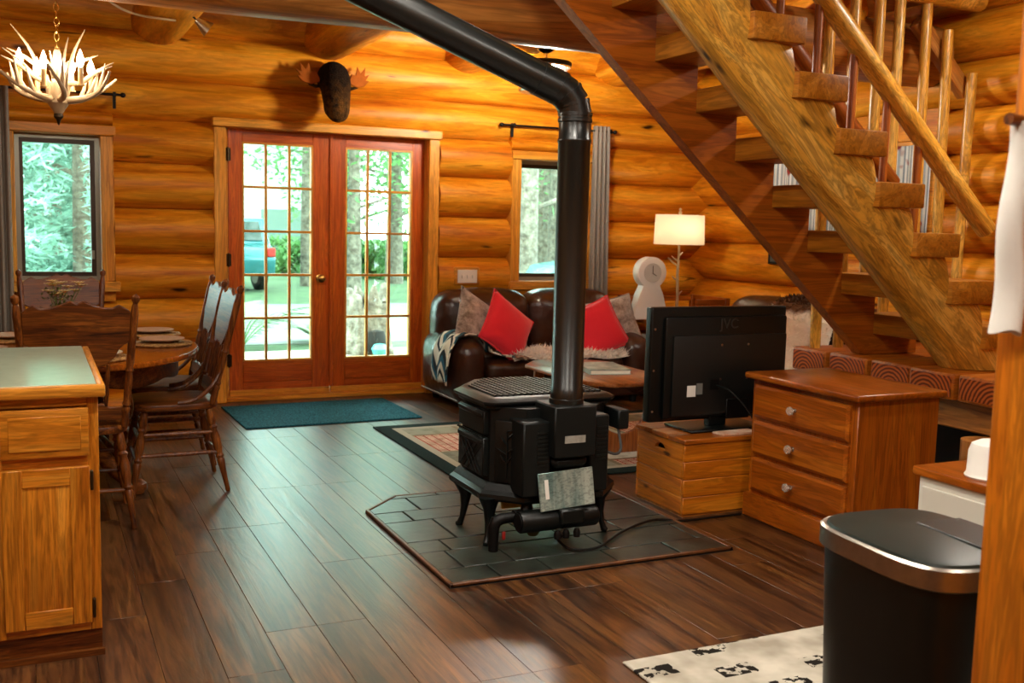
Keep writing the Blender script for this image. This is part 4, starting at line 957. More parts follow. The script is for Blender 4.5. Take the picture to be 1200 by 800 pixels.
rp = ramp(nt, [(0, col('#9aa6a8')), (.25, col('#d8dcd8')), (.5, col('#7c8a90')), (.7, col('#c8ccc4'))], 'CONSTANT'); nt.links.new(fr, rp.inputs[0]); rd = ramp(nt, [(.62, (0, 0, 0, 1)), (.66, (1, 1, 1, 1))]); nt.links.new(nz.outputs[0], rd.inputs[0])
nt.links.new(mixc(nt, rd.outputs[0], rp.outputs[0], col('#8a2a1c')), p.inputs['Base Color']); p.inputs['Roughness'].default_value = .9; M['striped'] = m
mb = MB(); mb.grid(lambda u, v: (5.345 + .012 * math.sin(u * 60), 5.02 + 1.7 * u, 1.33 + .62 * v), 90, 4); o = mb.build('striped_curtain', 'striped', None); md = o.modifiers.new('s', 'SOLIDIFY'); md.thickness = .002; tag(o, 'grey striped curtain over the window behind the stairs', 'curtain')
pc = thing('framed_picture', 'small dark framed picture on the logs behind the stairs', 'picture', (5.35, 6.36, 1.10)); bx('frame', 'iron', pc, -.012, .012, -.25, .25, 0, .14, .003); bx('print', plain('picture_grey', '#4a5250', .5), pc, -.0135, -.012, -.22, .22, .02, .12)

# ================================================================== DINING AREA
def turned(l_, mx, rmin=.011):
    """turned chair leg/post profile along z from 0 to l_"""
    return [(rmin * .9, 0), (rmin * 1.1, .01), (rmin, .03), (rmin * 1.15, l_ * .18), (rmin * 1.5, l_ * .30), (mx * .95, l_ * .38), (mx * .72, l_ * .40), (mx * 1.0, l_ * .43), (mx * .72, l_ * .46), (mx, l_ * .52), (mx * 1.05, l_ * .66), (mx * .75, l_ * .74), (mx * 1.05, l_ * .77), (mx * .7, l_ * .80), (mx * 1.0, l_ * .84), (mx * .8, l_ * .95), (mx * .75, l_)]
def between(prof, a, b, seg=12):
    a, b = Vector(a), Vector(b); d = b - a; q = d.to_track_quat('Z', 'Y').to_matrix().to_4x4(); s = d.length / prof[-1][1]
    return MB().lathe([(r_, z * s) for r_, z in prof], seg, Matrix.Translation(a) @ q)
def make_chair():
    t = thing('dining_chair', 'x', 'chair')
    # seat: front is -y, back is +y
    out = [(.21 * math.copysign(abs(math.cos(a)) ** .45, math.cos(a)) * (1.0 - .06 * math.sin(a)), .205 * math.copysign(abs(math.sin(a)) ** .45, math.sin(a))) for a in [2 * PI * k / 40 for k in range(40)]]
    MB().prism(out, .415, .45, 'xy').build('seat', 'chair_y', t, bevel=.01, seg=2)
    for sx in (-1, 1):
        for sy in (-1, 1):
            between(turned(.42, .021), (sx * .215, sy * (.215 if sy < 0 else .235), 0), (sx * .165, sy * .15, .418)).build('leg', 'chair_z', t)
    rod_ = lambda a, b, nm='stretcher': between([(.008, 0), (.011, .3), (.012, .5), (.011, .7), (.008, 1)], a, b, 8).build(nm, 'chair_x', t)
    for z_ in (.17, .27):
        f_ = z_ / .42
        rod_((-.215 + .05 * f_, -.215 + .065 * f_, z_), (.215 - .05 * f_, -.215 + .065 * f_, z_))
        for sx in (-1, 1): rod_((sx * (.215 - .05 * f_), -.215 + .065 * f_, z_ + .03), (sx * (.215 - .05 * f_), .235 - .085 * f_, z_ + .03))
    rod_((-.195, .20, .17), (.195, .20, .17))
    # back posts lean out and back
    def pb(sx, z): f_ = (z - .44) / .58; return Vector((sx * (.185 + .045 * f_), .165 + .135 * f_, z))
    for sx in (-1, 1):
        pr = [(.014, 0), (.017, .05), (.015, .12), (.019, .14), (.014, .16), (.019, .18), (.014, .20), (.016, .30), (.017, .38), (.013, .42), (.018, .44), (.013, .46), (.016, .50), (.017, .85), (.012, .92), (.010, .93), (.017, .955), (.016, .98), (.001, 1.0)]
        between(pr, pb(sx, .44), pb(sx, 1.03), 12).build('back_post', 'chair_z', t)
    tilt = math.atan2(.135, .58)
    Wp = .208
    topc = [(-1, .0), (-.88, .018), (-.78, .03), (-.66, .015), (-.5, .018), (-.3, .03), (-.12, .05), (0, .035), (.12, .05), (.3, .03), (.5, .018), (.66, .015), (.78, .03), (.88, .018), (1, .0)]
    botc = [(1, -.135), (.9, -.145), (.80, -.165), (.70, -.205), (.52, -.238), (.34, -.245), (.12, -.225), (0, -.235), (-.12, -.225), (-.34, -.245), (-.52, -.238), (-.70, -.205), (-.80, -.165), (-.9, -.145), (-1, -.135)]
    o = MB().prism([(x * Wp, z) for x, z in topc] + [(x * Wp * .985, z) for x, z in botc], -.009, .009, 'xz').build('crest_panel', 'chair_x', t, bevel=.003, seg=1)
    o.location = (0, .165 + .135 * (.96 - .44) / .58, .955); o.rotation_euler = (-tilt, 0, 0)
    low_ = [(-1, -.03), (1, -.03), (1, .03), (.7, .03), (.55, .05), (.3, .035), (.1, .045), (-.1, .045), (-.3, .035), (-.55, .05), (-.7, .03), (-1, .03)]
    o = MB().prism([(x * .178, z) for x, z in low_], -.008, .008, 'xz').build('lower_panel', 'chair_x', t, bevel=.003, seg=1); o.location = (0, .177, .505); o.rotation_euler = (-tilt, 0, 0)
    for k in range(5):
        xx = -.12 + k * .06; z1 = .725; z0 = .54
        between([(.007, 0), (.011, .3), (.007, .5), (.011, .7), (.007, 1)], (xx * .92, .165 + .135 * (z0 - .44) / .58, z0), (xx, .165 + .135 * (z1 - .44) / .58, z1), 8).build('spindle', 'chair_z', t)
    for sx in (-1, 1):   # bent hip braces
        MB().tube(smoothpath([Vector((sx * .205, .0, .455)), Vector((sx * .212, .08, .47)), Vector((sx * .215, .155, .53)), pb(sx, .60) + Vector((sx * .005, 0, 0)), pb(sx, .66)]), .011, 8).build('hip_brace', 'chair_z', t)
    return t
ch = make_chair()
spots = [((.165, 4.87), 180, 'oak pressed back dining chair beside the island cabinet, its back to the kitchen'), ((.16, 6.36), 0, 'oak pressed back dining chair under the dining window, facing the kitchen'),
         ((.63, 5.36), -90, 'oak dining chair along the table side, nearer the island cabinet'), ((.655, 5.93), -90, 'oak dining chair along the table side, nearer the window wall')]
for i, ((x, y), a, lb) in enumerate(spots):
    c_ = ch if i == 0 else copy_tree(ch); c_.location = (x, y, .001); c_.rotation_euler = (0, 0, R(a)); c_['label'] = lb; c_['group'] = 'dining chairs'
tb = thing('dining_table', 'oval oak pedestal dining table with scalloped apron and claw feet', 'table', (.10, 5.58, 0))
ov = lambda rx_, ry_, n=56: [(rx_ * math.cos(2 * PI * k / n), ry_ * math.sin(2 * PI * k / n)) for k in range(n)]
M['tabletop'] = wood('table_top_oak', '#7a3408', '#a4520f', '#b8661c', 'y', 1.6, 0, .2, .05, .02, coat=.5, streak=.25)
MB().prism(ov(.68, .83), .672, .70, 'xy').build('top', 'tabletop', tb, bevel=.009, seg=3)
mb = MB(); n = 96
mb.grid(lambda u, v: (.58 * math.cos(u * 2 * PI), .73 * math.sin(u * 2 * PI), .672 - v * (.085 + .022 * abs(math.sin(u * 10 * PI)))), n, 3, closeu=True); o = mb.build('apron', 'chair_x', tb); md = o.modifiers.new('s', 'SOLIDIFY'); md.thickness = .02
mb = MB(); mb.lathe([(.06, .12), (.11, .16), (.13, .22), (.08, .30), (.07, .36), (.11, .44), (.13, .50), (.09, .58), (.12, .672), (.001, .672)], 24); mb.build('pedestal', 'chair_z', tb)
for a in (45, 135, 225, 315):
    ca, sa = math.cos(R(a)), math.sin(R(a))
    mb = MB(); mb.tube([(ca * r_, sa * r_, z) for r_, z in ((.08, .24), (.22, .22), (.36, .10), (.46, .05))], [.05, .045, .035, .036], 10); mb.build('foot', 'chair_x', tb)
    mb = MB(); mb.lathe([(.001, 0), (.03, .005), (.045, .03), (.042, .055), (.02, .075), (.001, .078)], 12, Matrix.Translation((ca * .49, sa * .49, 0))); mb.build('claw', 'chair_x', tb)
# place settings
M['rattan'] = plain('woven_placemat', '#c89a58', .8, c2='#7a5020', scale=70, bump=.8, bscale=70, bdist=.01)
M['plate'] = plain('tan_plate', '#c8a484', .3, noise=.2, scale=10); M['plate2'] = plain('plate_rim', '#7a5a44', .4)
PS = [((.60, 5.53), 'placemat by the chair nearer the island cabinet'), ((.60, 5.98), 'placemat by the chair nearer the window wall'), ((-.10, 5.86), 'placemat by the flower vase'), ((-.22, 5.30), 'placemat across from the side chairs'), ((.26, 5.02), 'placemat in front of the chair at the island')]
def ring_mat(seg=40):
    mb = MB()
    for k in range(9): mb.grid(lambda u, v, k=k: ((.02 + k * .0155 + .008 * math.cos(v * 2 * PI)) * math.cos(u * 2 * PI), (.02 + k * .0155 + .008 * math.cos(v * 2 * PI)) * math.sin(u * 2 * PI), .007 + .006 * math.sin(v * 2 * PI) + .0015 * math.sin(u * 60)), seg, 5, closeu=True, closev=True)
    return mb.mesh('placemat', 'rattan')
pmat = ring_mat(); pme = MB().lathe([(.001, 0), (.055, 0), (.06, .004), (.10, .014), (.112, .018), (.112, .021), (.10, .018), (.058, .009), (.001, .008)], 32).mesh('plate', 'plate')
pme2 = MB().lathe([(.001, 0), (.04, 0), (.045, .003), (.078, .010), (.085, .013), (.085, .016), (.078, .013), (.043, .006), (.001, .006)], 32).mesh('plate', 'plate2')
for i, ((x, y), lb) in enumerate(PS):
    o = link('placemat', pmat, None, (x, y, .701)); o.scale = (1, 1, 1); tag(o, 'round woven ' + lb, 'placemat', 'woven placemats')
    o = link('plate', pme, None, (x, y, .7145)); tag(o, 'tan dinner plate on the ' + lb, 'plate', 'tan plates')
fv = thing('flower_vase', 'small glass vase of cream daisies on the dining table', 'flowers', (.12, 5.46, .701))
M['vase'] = plain('vase_glass', '#cfdad2', .1, spec=.8); MB().lathe([(.001, 0), (.04, 0), (.05, .03), (.048, .12), (.03, .17), (.036, .19), (.03, .185), (.001, .15)], 20).build('vase', 'vase', fv)
M['leafy'] = plain('flower_green', '#5a6a1c', .6, noise=.4, scale=20); M['petal'] = plain('cream_petal', '#e8d49a', .6); M['pollen'] = plain('flower_eye', '#b07818', .7)
rg = random.Random(21)
for k in range(15):
    a = rg.uniform(0, 2 * PI); r_ = rg.uniform(.02, .11); tip = Vector((r_ * math.cos(a), r_ * math.sin(a), rg.uniform(.23, .33)))
    MB().tube([(0, 0, .05), (tip.x * .4, tip.y * .4, .19), tip], .002, 5).build('stem', 'leafy', fv)
    mb = MB()
    for q in range(12):
        b = 2 * PI * q / 12; c0 = Vector((math.cos(b), math.sin(b) * .8, .35)); s_ = Vector((-math.sin(b), math.cos(b), 0)) * .005
        mb.add([tip + c0 * .004 - s_ * .5, tip + c0 * .024 - s_ * 1.4, tip + c0 * .034, tip + c0 * .024 + s_ * 1.4, tip + c0 * .004 + s_ * .5], [(0, 1, 2, 3, 4)])
    fh = mb.build('daisy', 'petal', fv, fix=False, smooth=0); MB().lathe([(.001, -.002), (.008, 0), (.006, .006), (.001, .008)], 8, Matrix.Translation(tip)).build('daisy_eye', 'pollen', fh)
mb = MB()
for k in range(150):
    a = rg.uniform(0, 2 * PI); r_ = rg.uniform(0, .10); p = Vector((r_ * math.cos(a), r_ * math.sin(a), rg.uniform(.17, .31) - r_ * .3)); d = Vector((rg.uniform(-1, 1), rg.uniform(-1, 1), rg.uniform(0, 1))).normalized() * .025; s_ = d.cross(Vector((0, 0, 1))).normalized() * .005
    mb.add([p, p + d * .5 + s_, p + d, p + d * .5 - s_], [(0, 1, 2, 3)])
o = mb.build('foliage', 'leafy', fv, fix=False, smooth=0); o['kind'] = 'stuff'

# ---- antler chandelier
CX, CY = .137, 5.5
cz = thing('antler_chandelier', 'antler chandelier with candle bulbs over the dining table', 'chandelier', (CX, CY, 1.855))
def antler(mb, base, a, rise, L_, tw, rr=.017, tines=((.45, .12, 60), (.7, .12, 70))):
    pts = []; ca, sa = math.cos(a), math.sin(a)
    for k in range(9):
        f_ = k / 8; r_ = L_ * (f_ ** .85); z = rise * f_ ** 2.2; sd_ = tw * math.sin(f_ * PI) * .5
        pts.append(Vector(base) + Vector((ca * r_ - sa * sd_, sa * r_ + ca * sd_, z)))
    mb.tube(pts, [rr * (1 - .75 * k / 8) + .002 for k in range(9)], 9)
    for (f_, l_, el) in tines:
        i = int(f_ * 8); p = pts[i]; t_ = (pts[i + 1] - pts[i]).normalized(); d = (t_ * math.cos(R(el)) + Vector((0, 0, 1)) * math.sin(R(el)) + Vector((-sa, ca, 0)) * .2).normalized()
        mb.tube([p, p + d * l_ * .5, p + d * l_ + Vector((0, 0, l_ * .12))], [rr * .75, rr * .5, .002], 8)
for k in range(6):
    a = 2 * PI * k / 6 + .35; mb = MB(); antler(mb, (0, 0, .045), a, .13, .29, .1); mb.build('antler', 'antler', cz)
for k, (a, L_, z1) in enumerate(((2.7, .20, .33), (.45, .13, .33), (1.2, .14, .30), (3.4, .22, .20), (5.9, .24, .17), (4.4, .10, .2))):
    mb = MB(); ca, sa = math.cos(a), math.sin(a); pts = [Vector((ca * .03, sa * .03, .05)), Vector((ca * .05, sa * .05, .12)), Vector((ca * L_ * .45, sa * L_ * .45, .05 + z1 * .45)), Vector((ca * L_ * .7, sa * L_ * .7, .05 + z1 * .75)), Vector((ca * L_ * 1.1, sa * L_ * 1.1, .05 + z1 * 1.05))]
    mb.tube(smoothpath(pts, 4), [.02 - .018 * i / 16 for i in range(17)], 9)
    p = pts[2]; mb.tube([p, p + Vector((ca * .07, sa * .07, .05)), p + Vector((ca * .15, sa * .15, .085))], [.012, .009, .002], 8); mb.build('antler', 'antler', cz)
for k in range(6):
    a = 2 * PI * k / 6 + .1; r_ = .165 if k % 2 else .15; x, y = r_ * math.cos(a), r_ * math.sin(a); zb = .085 + .02 * (k % 2)
    cnd = MB().lathe([(.001, 0), (.018, 0), (.018, .006), (.0115, .008), (.0115, .085), (.001, .085)], 12, Matrix.Translation((x, y, zb))).build('candle', 'candle', cz)
    MB().lathe([(.007, 0), (.010, .006), (.017, .025), (.0165, .036), (.009, .06), (.001, .082)], 12, Matrix.Translation((x, y, zb + .086))).build('bulb', 'bulb', cnd)
MB().lathe([(.001, -.04), (.012, -.03), (.03, 0), (.05, .03), (.045, .06), (.02, .08), (.018, .26), (.012, .28), (.001, .28)], 14).build('hub', 'antler', cz)
MB().lathe([(.001, -.075), (.005, -.07), (.01, -.05), (.022, -.035), (.02, -.02), (.001, -.02)], 10).build('finial', 'bronze', cz)
zc_ = .275; k = 0
lk = MB().tube([(.011 * math.cos(a), 0, .02 * math.sin(a)) for a in [2 * PI * q / 12 for q in range(13)]], .0026, 6, caps=False).mesh('chain_link', 'brass')
ztop = CZ - 1.855 - .04
while zc_ < ztop: link('chain_link', lk, cz, (0, 0, zc_), (0, 0, R(90) * (k % 2))); zc_ += .034; k += 1
MB().lathe([(.001, 0), (.02, 0), (.055, .025), (.06, .04), (.001, .04)], 18, Matrix.Translation((0, 0, CZ - 1.855 - .041))).build('canopy', 'brass', cz)

# ---- moose head on the wall
mh = thing('moose_head', 'small dark brown mounted moose head with orange antlers over the doors', 'wall mount', (2.03, 7.62, 2.355))
M['moosefur'] = plain('moose_fur', '#4e3412', .95, c2='#120a04', scale=22, bump=1, bscale=90, bdist=.02, spec=.15)
mp_ = [(0, .004, .03), (0, -.06, .035), (0, -.12, .03), (0, -.165, -.02), (0, -.19, -.09), (0, -.205, -.16), (0, -.21, -.205), (0, -.205, -.235), (0, -.19, -.25)]
mr_ = [.10, .115, .12, .118, .108, .10, .096, .088, .05]
ell = MB().tube(smoothpath([Vector(p) for p in mp_], 3), [mr_[min(8, i // 3)] + (mr_[min(8, i // 3 + 1)] - mr_[min(8, i // 3)]) * (i % 3) / 3 for i in range(25)], 20, flat=.95, up=(1, 0, 0))
o = ell.build('head', 'moosefur', mh, smooth=80)
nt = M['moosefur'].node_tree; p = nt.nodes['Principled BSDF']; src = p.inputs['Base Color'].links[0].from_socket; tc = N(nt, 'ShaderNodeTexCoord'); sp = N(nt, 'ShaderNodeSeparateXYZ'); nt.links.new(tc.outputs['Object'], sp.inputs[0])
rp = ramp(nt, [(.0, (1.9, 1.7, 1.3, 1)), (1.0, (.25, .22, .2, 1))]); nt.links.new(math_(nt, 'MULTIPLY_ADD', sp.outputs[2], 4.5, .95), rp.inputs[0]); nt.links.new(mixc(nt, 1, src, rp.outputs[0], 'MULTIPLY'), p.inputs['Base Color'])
o.scale = (1, 1, 1)
MB().lathe([(.001, -.03), (.022, -.015), (.03, .01), (.001, .03)], 12, Matrix.Translation((0, -.20, -.255))).build('beard', 'moosefur', mh)
M['mantler'] = plain('moose_antler', '#a8581a', .8, noise=.3, scale=20, spec=.1)
for s in (-1, 1):
    mb = MB(); sp_ = [(0, 0), (.05, -.025), (.09, -.02), (.125, .01), (.105, .012), (.135, .045), (.105, .035), (.12, .085), (.085, .05), (.075, .09), (.055, .04), (.03, .05), (.02, .025)]
    mb.prism([(s * x, z) for x, z in sp_], -.006, .006, 'xz'); o = mb.build('antler', 'mantler', mh, bevel=.003, seg=1); o.location = (s * .095, -.15, .0); o.rotation_euler = (R(-15), R(s * -6), R(s * 12)); o.scale = (1.45, 1.3, 1.4)
    mb = MB(); mb.tube([(s * .085, -.13, -.03), (s * .13, -.12, -.035), (s * .175, -.11, -.02), (s * .19, -.105, -.012)], [.016, .026, .02, .004], 10, flat=.5); mb.build('ear', 'moosefur', mh)
    MB().lathe([(.001, -.009), (.007, -.006), (.009, 0), (.007, .006), (.001, .009)], 10, Matrix.Translation((s * .065, -.255, -.05))).build('eye', plain('glass_eye', '#080604', .05), mh)
    MB().lathe([(.001, -.006), (.010, 0), (.001, .006)], 10, Matrix.Translation((s * .032, -.275, -.165))).build('nostril', 'iron', mh)
# ---- ceiling light on a joist, near the sofa
fan = thing('ceiling_light', 'chrome caged ceiling light on a downrod, under a joist', 'ceiling light', (3.15, 6.30, 2.20))
MB().lathe([(.001, .30), (.02, .30), (.055, .318), (.06, .328), (.001, .328)], 20).build('canopy', 'chrome', fan); MB().tube([(0, 0, .24), (0, 0, .31)], .012, 12).build('downrod', 'chrome', fan)
MB().lathe([(.001, .215), (.17, .215), (.175, .222), (.175, .24), (.165, .246), (.001, .246)], 36).build('top_disc', 'iron', fan)
MB().lathe([(.14, .205), (.168, .205), (.168, .2145), (.14, .2145)], 36).build('ring', 'chrome', fan)
for k in range(6): a = 2 * PI * k / 6; MB().tube([(.16 * math.cos(a), .16 * math.sin(a), .07), (.16 * math.cos(a), .16 * math.sin(a), .206)], .006, 8).build('rod', 'chrome', fan)
MB().lathe([(.001, .045), (.17, .045), (.18, .055), (.18, .068), (.001, .070)], 36).build('bottom_disc', 'chrome', fan)
MB().lathe([(.001, .072), (.10, .075), (.11, .12), (.10, .17), (.001, .19)], 24).build('light_globe', emit('globe_light', (1, .94, .82, 1), FAN_LIGHT), fan)
# ---- spotlight and cord on the first joist
spt = thing('spotlight', 'small metal cone spotlight clipped under the first joist', 'spotlight', (.93, 6.55, 2.53))
MB().lathe([(.018, .0), (.022, .02), (.045, .075), (.05, .09), (.046, .09), (.018, .03), (.001, .02)], 18, Matrix.Translation((0, 0, 0)) @ Matrix.Rotation(R(125), 4, 'Y')).build('shade', 'steel', spt); MB().tube([(0, 0, 0), (-.02, 0, .02), (-.03, 0, .05)], .006, 8).build('bracket', 'iron', spt)
cdm = MB().tube(smoothpath([at_y(118, -6, 6.9), at_y(142, 10, 6.9), at_y(165, 18, 6.85), at_y(190, 22, 6.6), at_y(206, 24, 6.55)]), .007, 6); tag(cdm.build('lamp_cord', plain('cord_cream', '#d8c49a', .5)), 'cream cord looping to the spotlight under the joist', 'cord')

# ================================================================== KITCHEN
def kcab(label, x0, x1):
    t = thing('base_cabinet', label, 'cabinet', ((x0 + x1) / 2, 3.78, 0)); h = (x1 - x0) / 2; y0 = -.475
    bx('carcass', 'oak_z', t, -h, h, y0 + .02, .475, .085, .815, .002); bx('toe_kick', 'chair_x', t, -h, h, y0 + .012, .44, .0, .085)
    bx('toe_moulding', 'chair_x', t, -h, h + .006, y0 - .004, y0 + .012, .0, .02)
    for (a, b) in ((-h, -h + .032), (h - .032, h)): bx('stile', 'oak_z', t, a, b, y0, y0 + .02, .085, .815, .001)
    for (a, b) in ((.785, .815), (.60, .635), (.085, .12)): bx('rail', 'oak_x', t, -h + .032, h - .032, y0, y0 + .02, a, b, .001)
    d = h - .028
    dw = bx('drawer', 'oak_x', t, -d, d, y0 - .02, y0, .635, .782, .005, 2); bx('raised_panel', 'oak_x', dw, -d + .022, d - .022, -.013, -.009, -.052, .052, .004)
    dr_ = bx('door', 'oak_z', t, -d, d, y0 - .018, y0, .115, .603, .004, 2)
    bx('frame_stile', 'oak_z', dr_, -d, -d + .055, -.014, -.008, -.244, .244, .002); bx('frame_stile', 'oak_z', dr_, d - .055, d, -.014, -.008, -.244, .244, .002)
    bx('frame_rail', 'oak_x', dr_, -d + .055, d - .055, -.014, -.008, .19, .244, .002); bx('frame_rail', 'oak_x', dr_, -d + .055, d - .055, -.014, -.008, -.244, -.19, .002)
    for zz in (.20, -.20): bx('hinge', 'bronze', dr_, d + .001, d + .010, -.016, .004, zz - .03, zz + .03, .002)
    return t
kcab('oak base cabinet with drawer and hinged door at the end of the island', -.125, .172); kcab('oak base cabinet next along the island', -.62, -.126)
wt = thing('worktop', 'pale green laminate worktop with oak edge on the island cabinets', 'worktop', (-.22, 3.78, .816))
M['laminate'] = plain('green_laminate', '#a8b49a', .16, noise=.08, scale=20, spec=.6)
bx('laminate_sheet', 'laminate', wt, -.40, .388, -.486, .486, .0, .037, .001); bx('edge_strip', 'oak_x', wt, -.40, .412, -.508, -.486, -.002, .036, .006, 2); bx('edge_strip', 'oak_y', wt, .388, .412, -.486, .486, -.002, .036, .006, 2)
# ---- trash can
tc_ = thing('trash_can', 'black step trash can with brushed steel rim, on the kitchen rug', 'trash can', (1.90, 1.72, .0095), R(-4)); tc_.scale = (.97, .97, .985)
def sup(hx, hy, e=3.8, n=64): return [(hx * math.copysign(abs(math.cos(2 * PI * k / n)) ** (2 / e), math.cos(2 * PI * k / n)), hy * math.copysign(abs(math.sin(2 * PI * k / n)) ** (2 / e), math.sin(2 * PI * k / n))) for k in range(n)]
def loft(rings, cap=True):
    mb = MB(); n = len(rings[0]); vs = [v for r_ in rings for v in r_]; fs = [(i * n + k, i * n + (k + 1) % n, (i + 1) * n + (k + 1) % n, (i + 1) * n + k) for i in range(len(rings) - 1) for k in range(n)]
    if cap: fs += [tuple(range(n))[::-1], tuple((len(rings) - 1) * n + k for k in range(n))]
    return mb.add(vs, fs)
ring = lambda hx, hy, z: [(x, y, z) for x, y in sup(hx, hy)]
M['canblack'] = plain('can_black', '#040a09', .34)
loft([ring(.165, .20, 0), ring(.165, .20, .02), ring(.185, .222, .60)]).build('body', 'canblack', tc_, smooth=50)
loft([ring(.188, .226, .595), ring(.196, .234, .60), ring(.196, .234, .645), ring(.190, .228, .65), ring(.184, .222, .648)]).build('rim', 'steel', tc_, smooth=50)
loft([ring(.184, .222, .646), ring(.180, .218, .655), ring(.16, .198, .66), ring(.02, .02, .665)]).build('lid', plain('lid_dark', '#15201c', .38), tc_, smooth=50)
bx('lid_flap', plain('lid_flap', '#0c110f', .4), tc_, .02, .16, -.15, .06, .66, .668, .003)
# ---- small white cabinet behind the can
wc = thing('white_cabinet', 'low white cabinet with a varnished wood top, behind the trash can', 'cabinet', (2.88, 2.07, 0.0095))
bx('body', plain('white_paint', '#d2d0c4', .45), wc, -.27, .27, -.34, .34, 0, .57, .004); bx('top', 'dresser_y', wc, -.285, .285, -.355, .36, .57, .60, .008, 2)
bx('door', plain('white_door', '#cac8bc', .4), wc, -.278, -.27, -.32, -.005, .05, .54, .003); bx('door', plain('white_door2', '#cac8bc', .4), wc, -.278, -.27, .005, .32, .05, .54, .003)
cn = thing('bread_crock', 'small white rounded crock on the wood topped cabinet', 'crock', (2.69, 2.21, .610)); cn.scale = (.82, .82, .82)
mb = MB(); mb.lathe([(.001, 0), (.085, 0), (.09, .008), (.082, .02), (.08, .10), (.07, .13), (.04, .145), (.001, .15)], 28); mb.build('body', 'white_plastic', cn)
# ---- firewood under the landing
fw = MB(); o = link('firewood_log', log_mesh(.40, .105, .10, 'z', 401, 18).mesh('firewood_log', 'beam_z', smooth=60), None, (4.06, 3.38, .201)); tag(o, 'upright round of firewood on the floor under the landing edge', 'firewood')
# ---- post with peg and cloth
po = thing('log_post', 'square yellow pine post at the kitchen edge', 'post', (1.735, 1.245, 0)); bx('shaft', 'crate_z', po, -.105, .105, -.105, .105, 0, CZ - .001, .012, 2)
mb = MB(); mb.tube([(-.105, .06, 1.56), (-.168, .06, 1.563)], [.009, .011], 10); mb.build('peg', 'chair_x', po)
M['cloth'] = plain('white_cloth', '#e6e4dc', .9, noise=.06, scale=12)
def cl(u, v): 
    a = u * 2 * PI; w_ = (.030 if v > .1 else .030 + .0) * (.7 + .45 * (1 - v)) ; return (1.598 + .012 * math.cos(a) + .006 * math.sin(v * 9), 1.305 + w_ * math.sin(a) - .0, 1.185 + .375 * v + .006 * math.sin(a * 2) * (1 - v))
mb = MB(); mb.grid(cl, 24, 12, closeu=True); mb.f += [tuple(i * 13 for i in range(24)), tuple(i * 13 + 12 for i in range(24))]; o = mb.build('hand_towel', 'cloth', None, smooth=70); tag(o, 'white cloth hanging from the peg on the pine post', 'towel')
# ---- kitchen ceiling lamps (out of the picture, behind and above the camera)
km = emit('kitchen_lamp_glow', (1, .94, .82, 1), KITCHEN)
for i, (x, y) in enumerate(((-.4, 2.2), (1.2, 2.2), (.4, .6), (2.4, .6), (1.3, 3.2), (4.75, 3.5))):
    t = thing('ceiling_lamp', 'round flush ceiling lamp over the ' + ('landing' if x > 4 else 'kitchen'), 'ceiling lamp', (x, y, CZ - .06), 0, 'round flush ceiling lamps')  # the landing lamp is an unseen addition that brightens the poles and side wall
    MB().lathe([(.001, .0), (.10, .0), (.13, .025), (.13, .035), (.001, .035)], 24).build('diffuser', km, t); MB().lathe([(.14, .035), (.145, .035), (.15, .058), (.001, .058), (.001, .036)], 24).build('rim', 'chrome', t)

# ================================================================== OUTDOORS (seen through the glass)
GZ = -.25
M['grass'] = plain('grass_ground', '#445a34', .95, c2='#2c4024', scale=3); M['gravel'] = plain('pale_gravel', '#6e746a', .95, noise=.15, scale=5)
o = MB().box(-60, 90, 8.1, 90, GZ - .1, GZ).build('ground', 'grass'); tag(o, 'lawn around the house', None, None, 'structure')
o = MB().prism([(-10, 13.2), (20, 13.2), (26, 19.5), (-10, 19.5)], GZ, GZ + .012, 'xy').build('driveway', 'gravel'); tag(o, 'pale gravel drive crossing the lawn', None, None, 'structure')
dk = struct('deck', 'pale weathered board deck outside the doors'); dm = MB().box(-2.6, 2.6, -.07, .07, -.03, 0).mesh('deck_board', plain('deck_board', '#8c8676', .8, noise=.2, scale=6), bevel=.004, seg=1)
for k in range(22): link('deck_board', dm, dk, (3.2, 8.12 + .15 * k, -.09))
bx('deck_frame', 'beam_x', dk, .7, 5.7, 8.1, 11.3, GZ - .02, -.125)
# stump planter on the deck
stp = thing('stump_planter', 'hollow weathered stump planter standing on the deck', 'stump', tuple(at_z(430, 413, -.09)))
M['bark'] = plain('grey_bark', '#7c7264', .9, c2='#463c32', scale=9, bump=1, bscale=12, bdist=.05)
def stump(u, v):
    a = u * 2 * PI; r_ = .25 + .03 * math.sin(5 * a) + .02 * math.sin(9 * a + 2) - .03 * v + .05 * (1 - v) ** 4; zt = .62 + .10 * math.sin(4 * a + 1) + .07 * math.sin(7 * a)
    return (r_ * math.cos(a), r_ * math.sin(a), zt * v)
mb = MB(); mb.grid(stump, 48, 8, closeu=True); o = mb.build('shell', 'bark', stp); md = o.modifiers.new('s', 'SOLIDIFY'); md.thickness = .06; md.offset = -1
MB().lathe([(.001, .40), (.17, .40), (.16, .46), (.001, .5)], 20).build('soil', 'plankb', stp)
mb = MB(); mb.lathe([(.001, 0), (.10, .02), (.13, .12), (.09, .24), (.001, .26)], 14, Matrix.Translation((.03, -.24, .02)) @ Matrix.Diagonal((1, .35, 1, 1))); mb.build('hollow', 'plankb', stp)
mb = MB(); mb.lathe([(.001, 0), (.07, .01), (.09, .08), (.06, .13), (.001, .14)], 14, Matrix.Translation((.04, -.33, .0))); mb.build('ball_ornament', plain('teal_glaze', '#4a8a88', .3), stp)
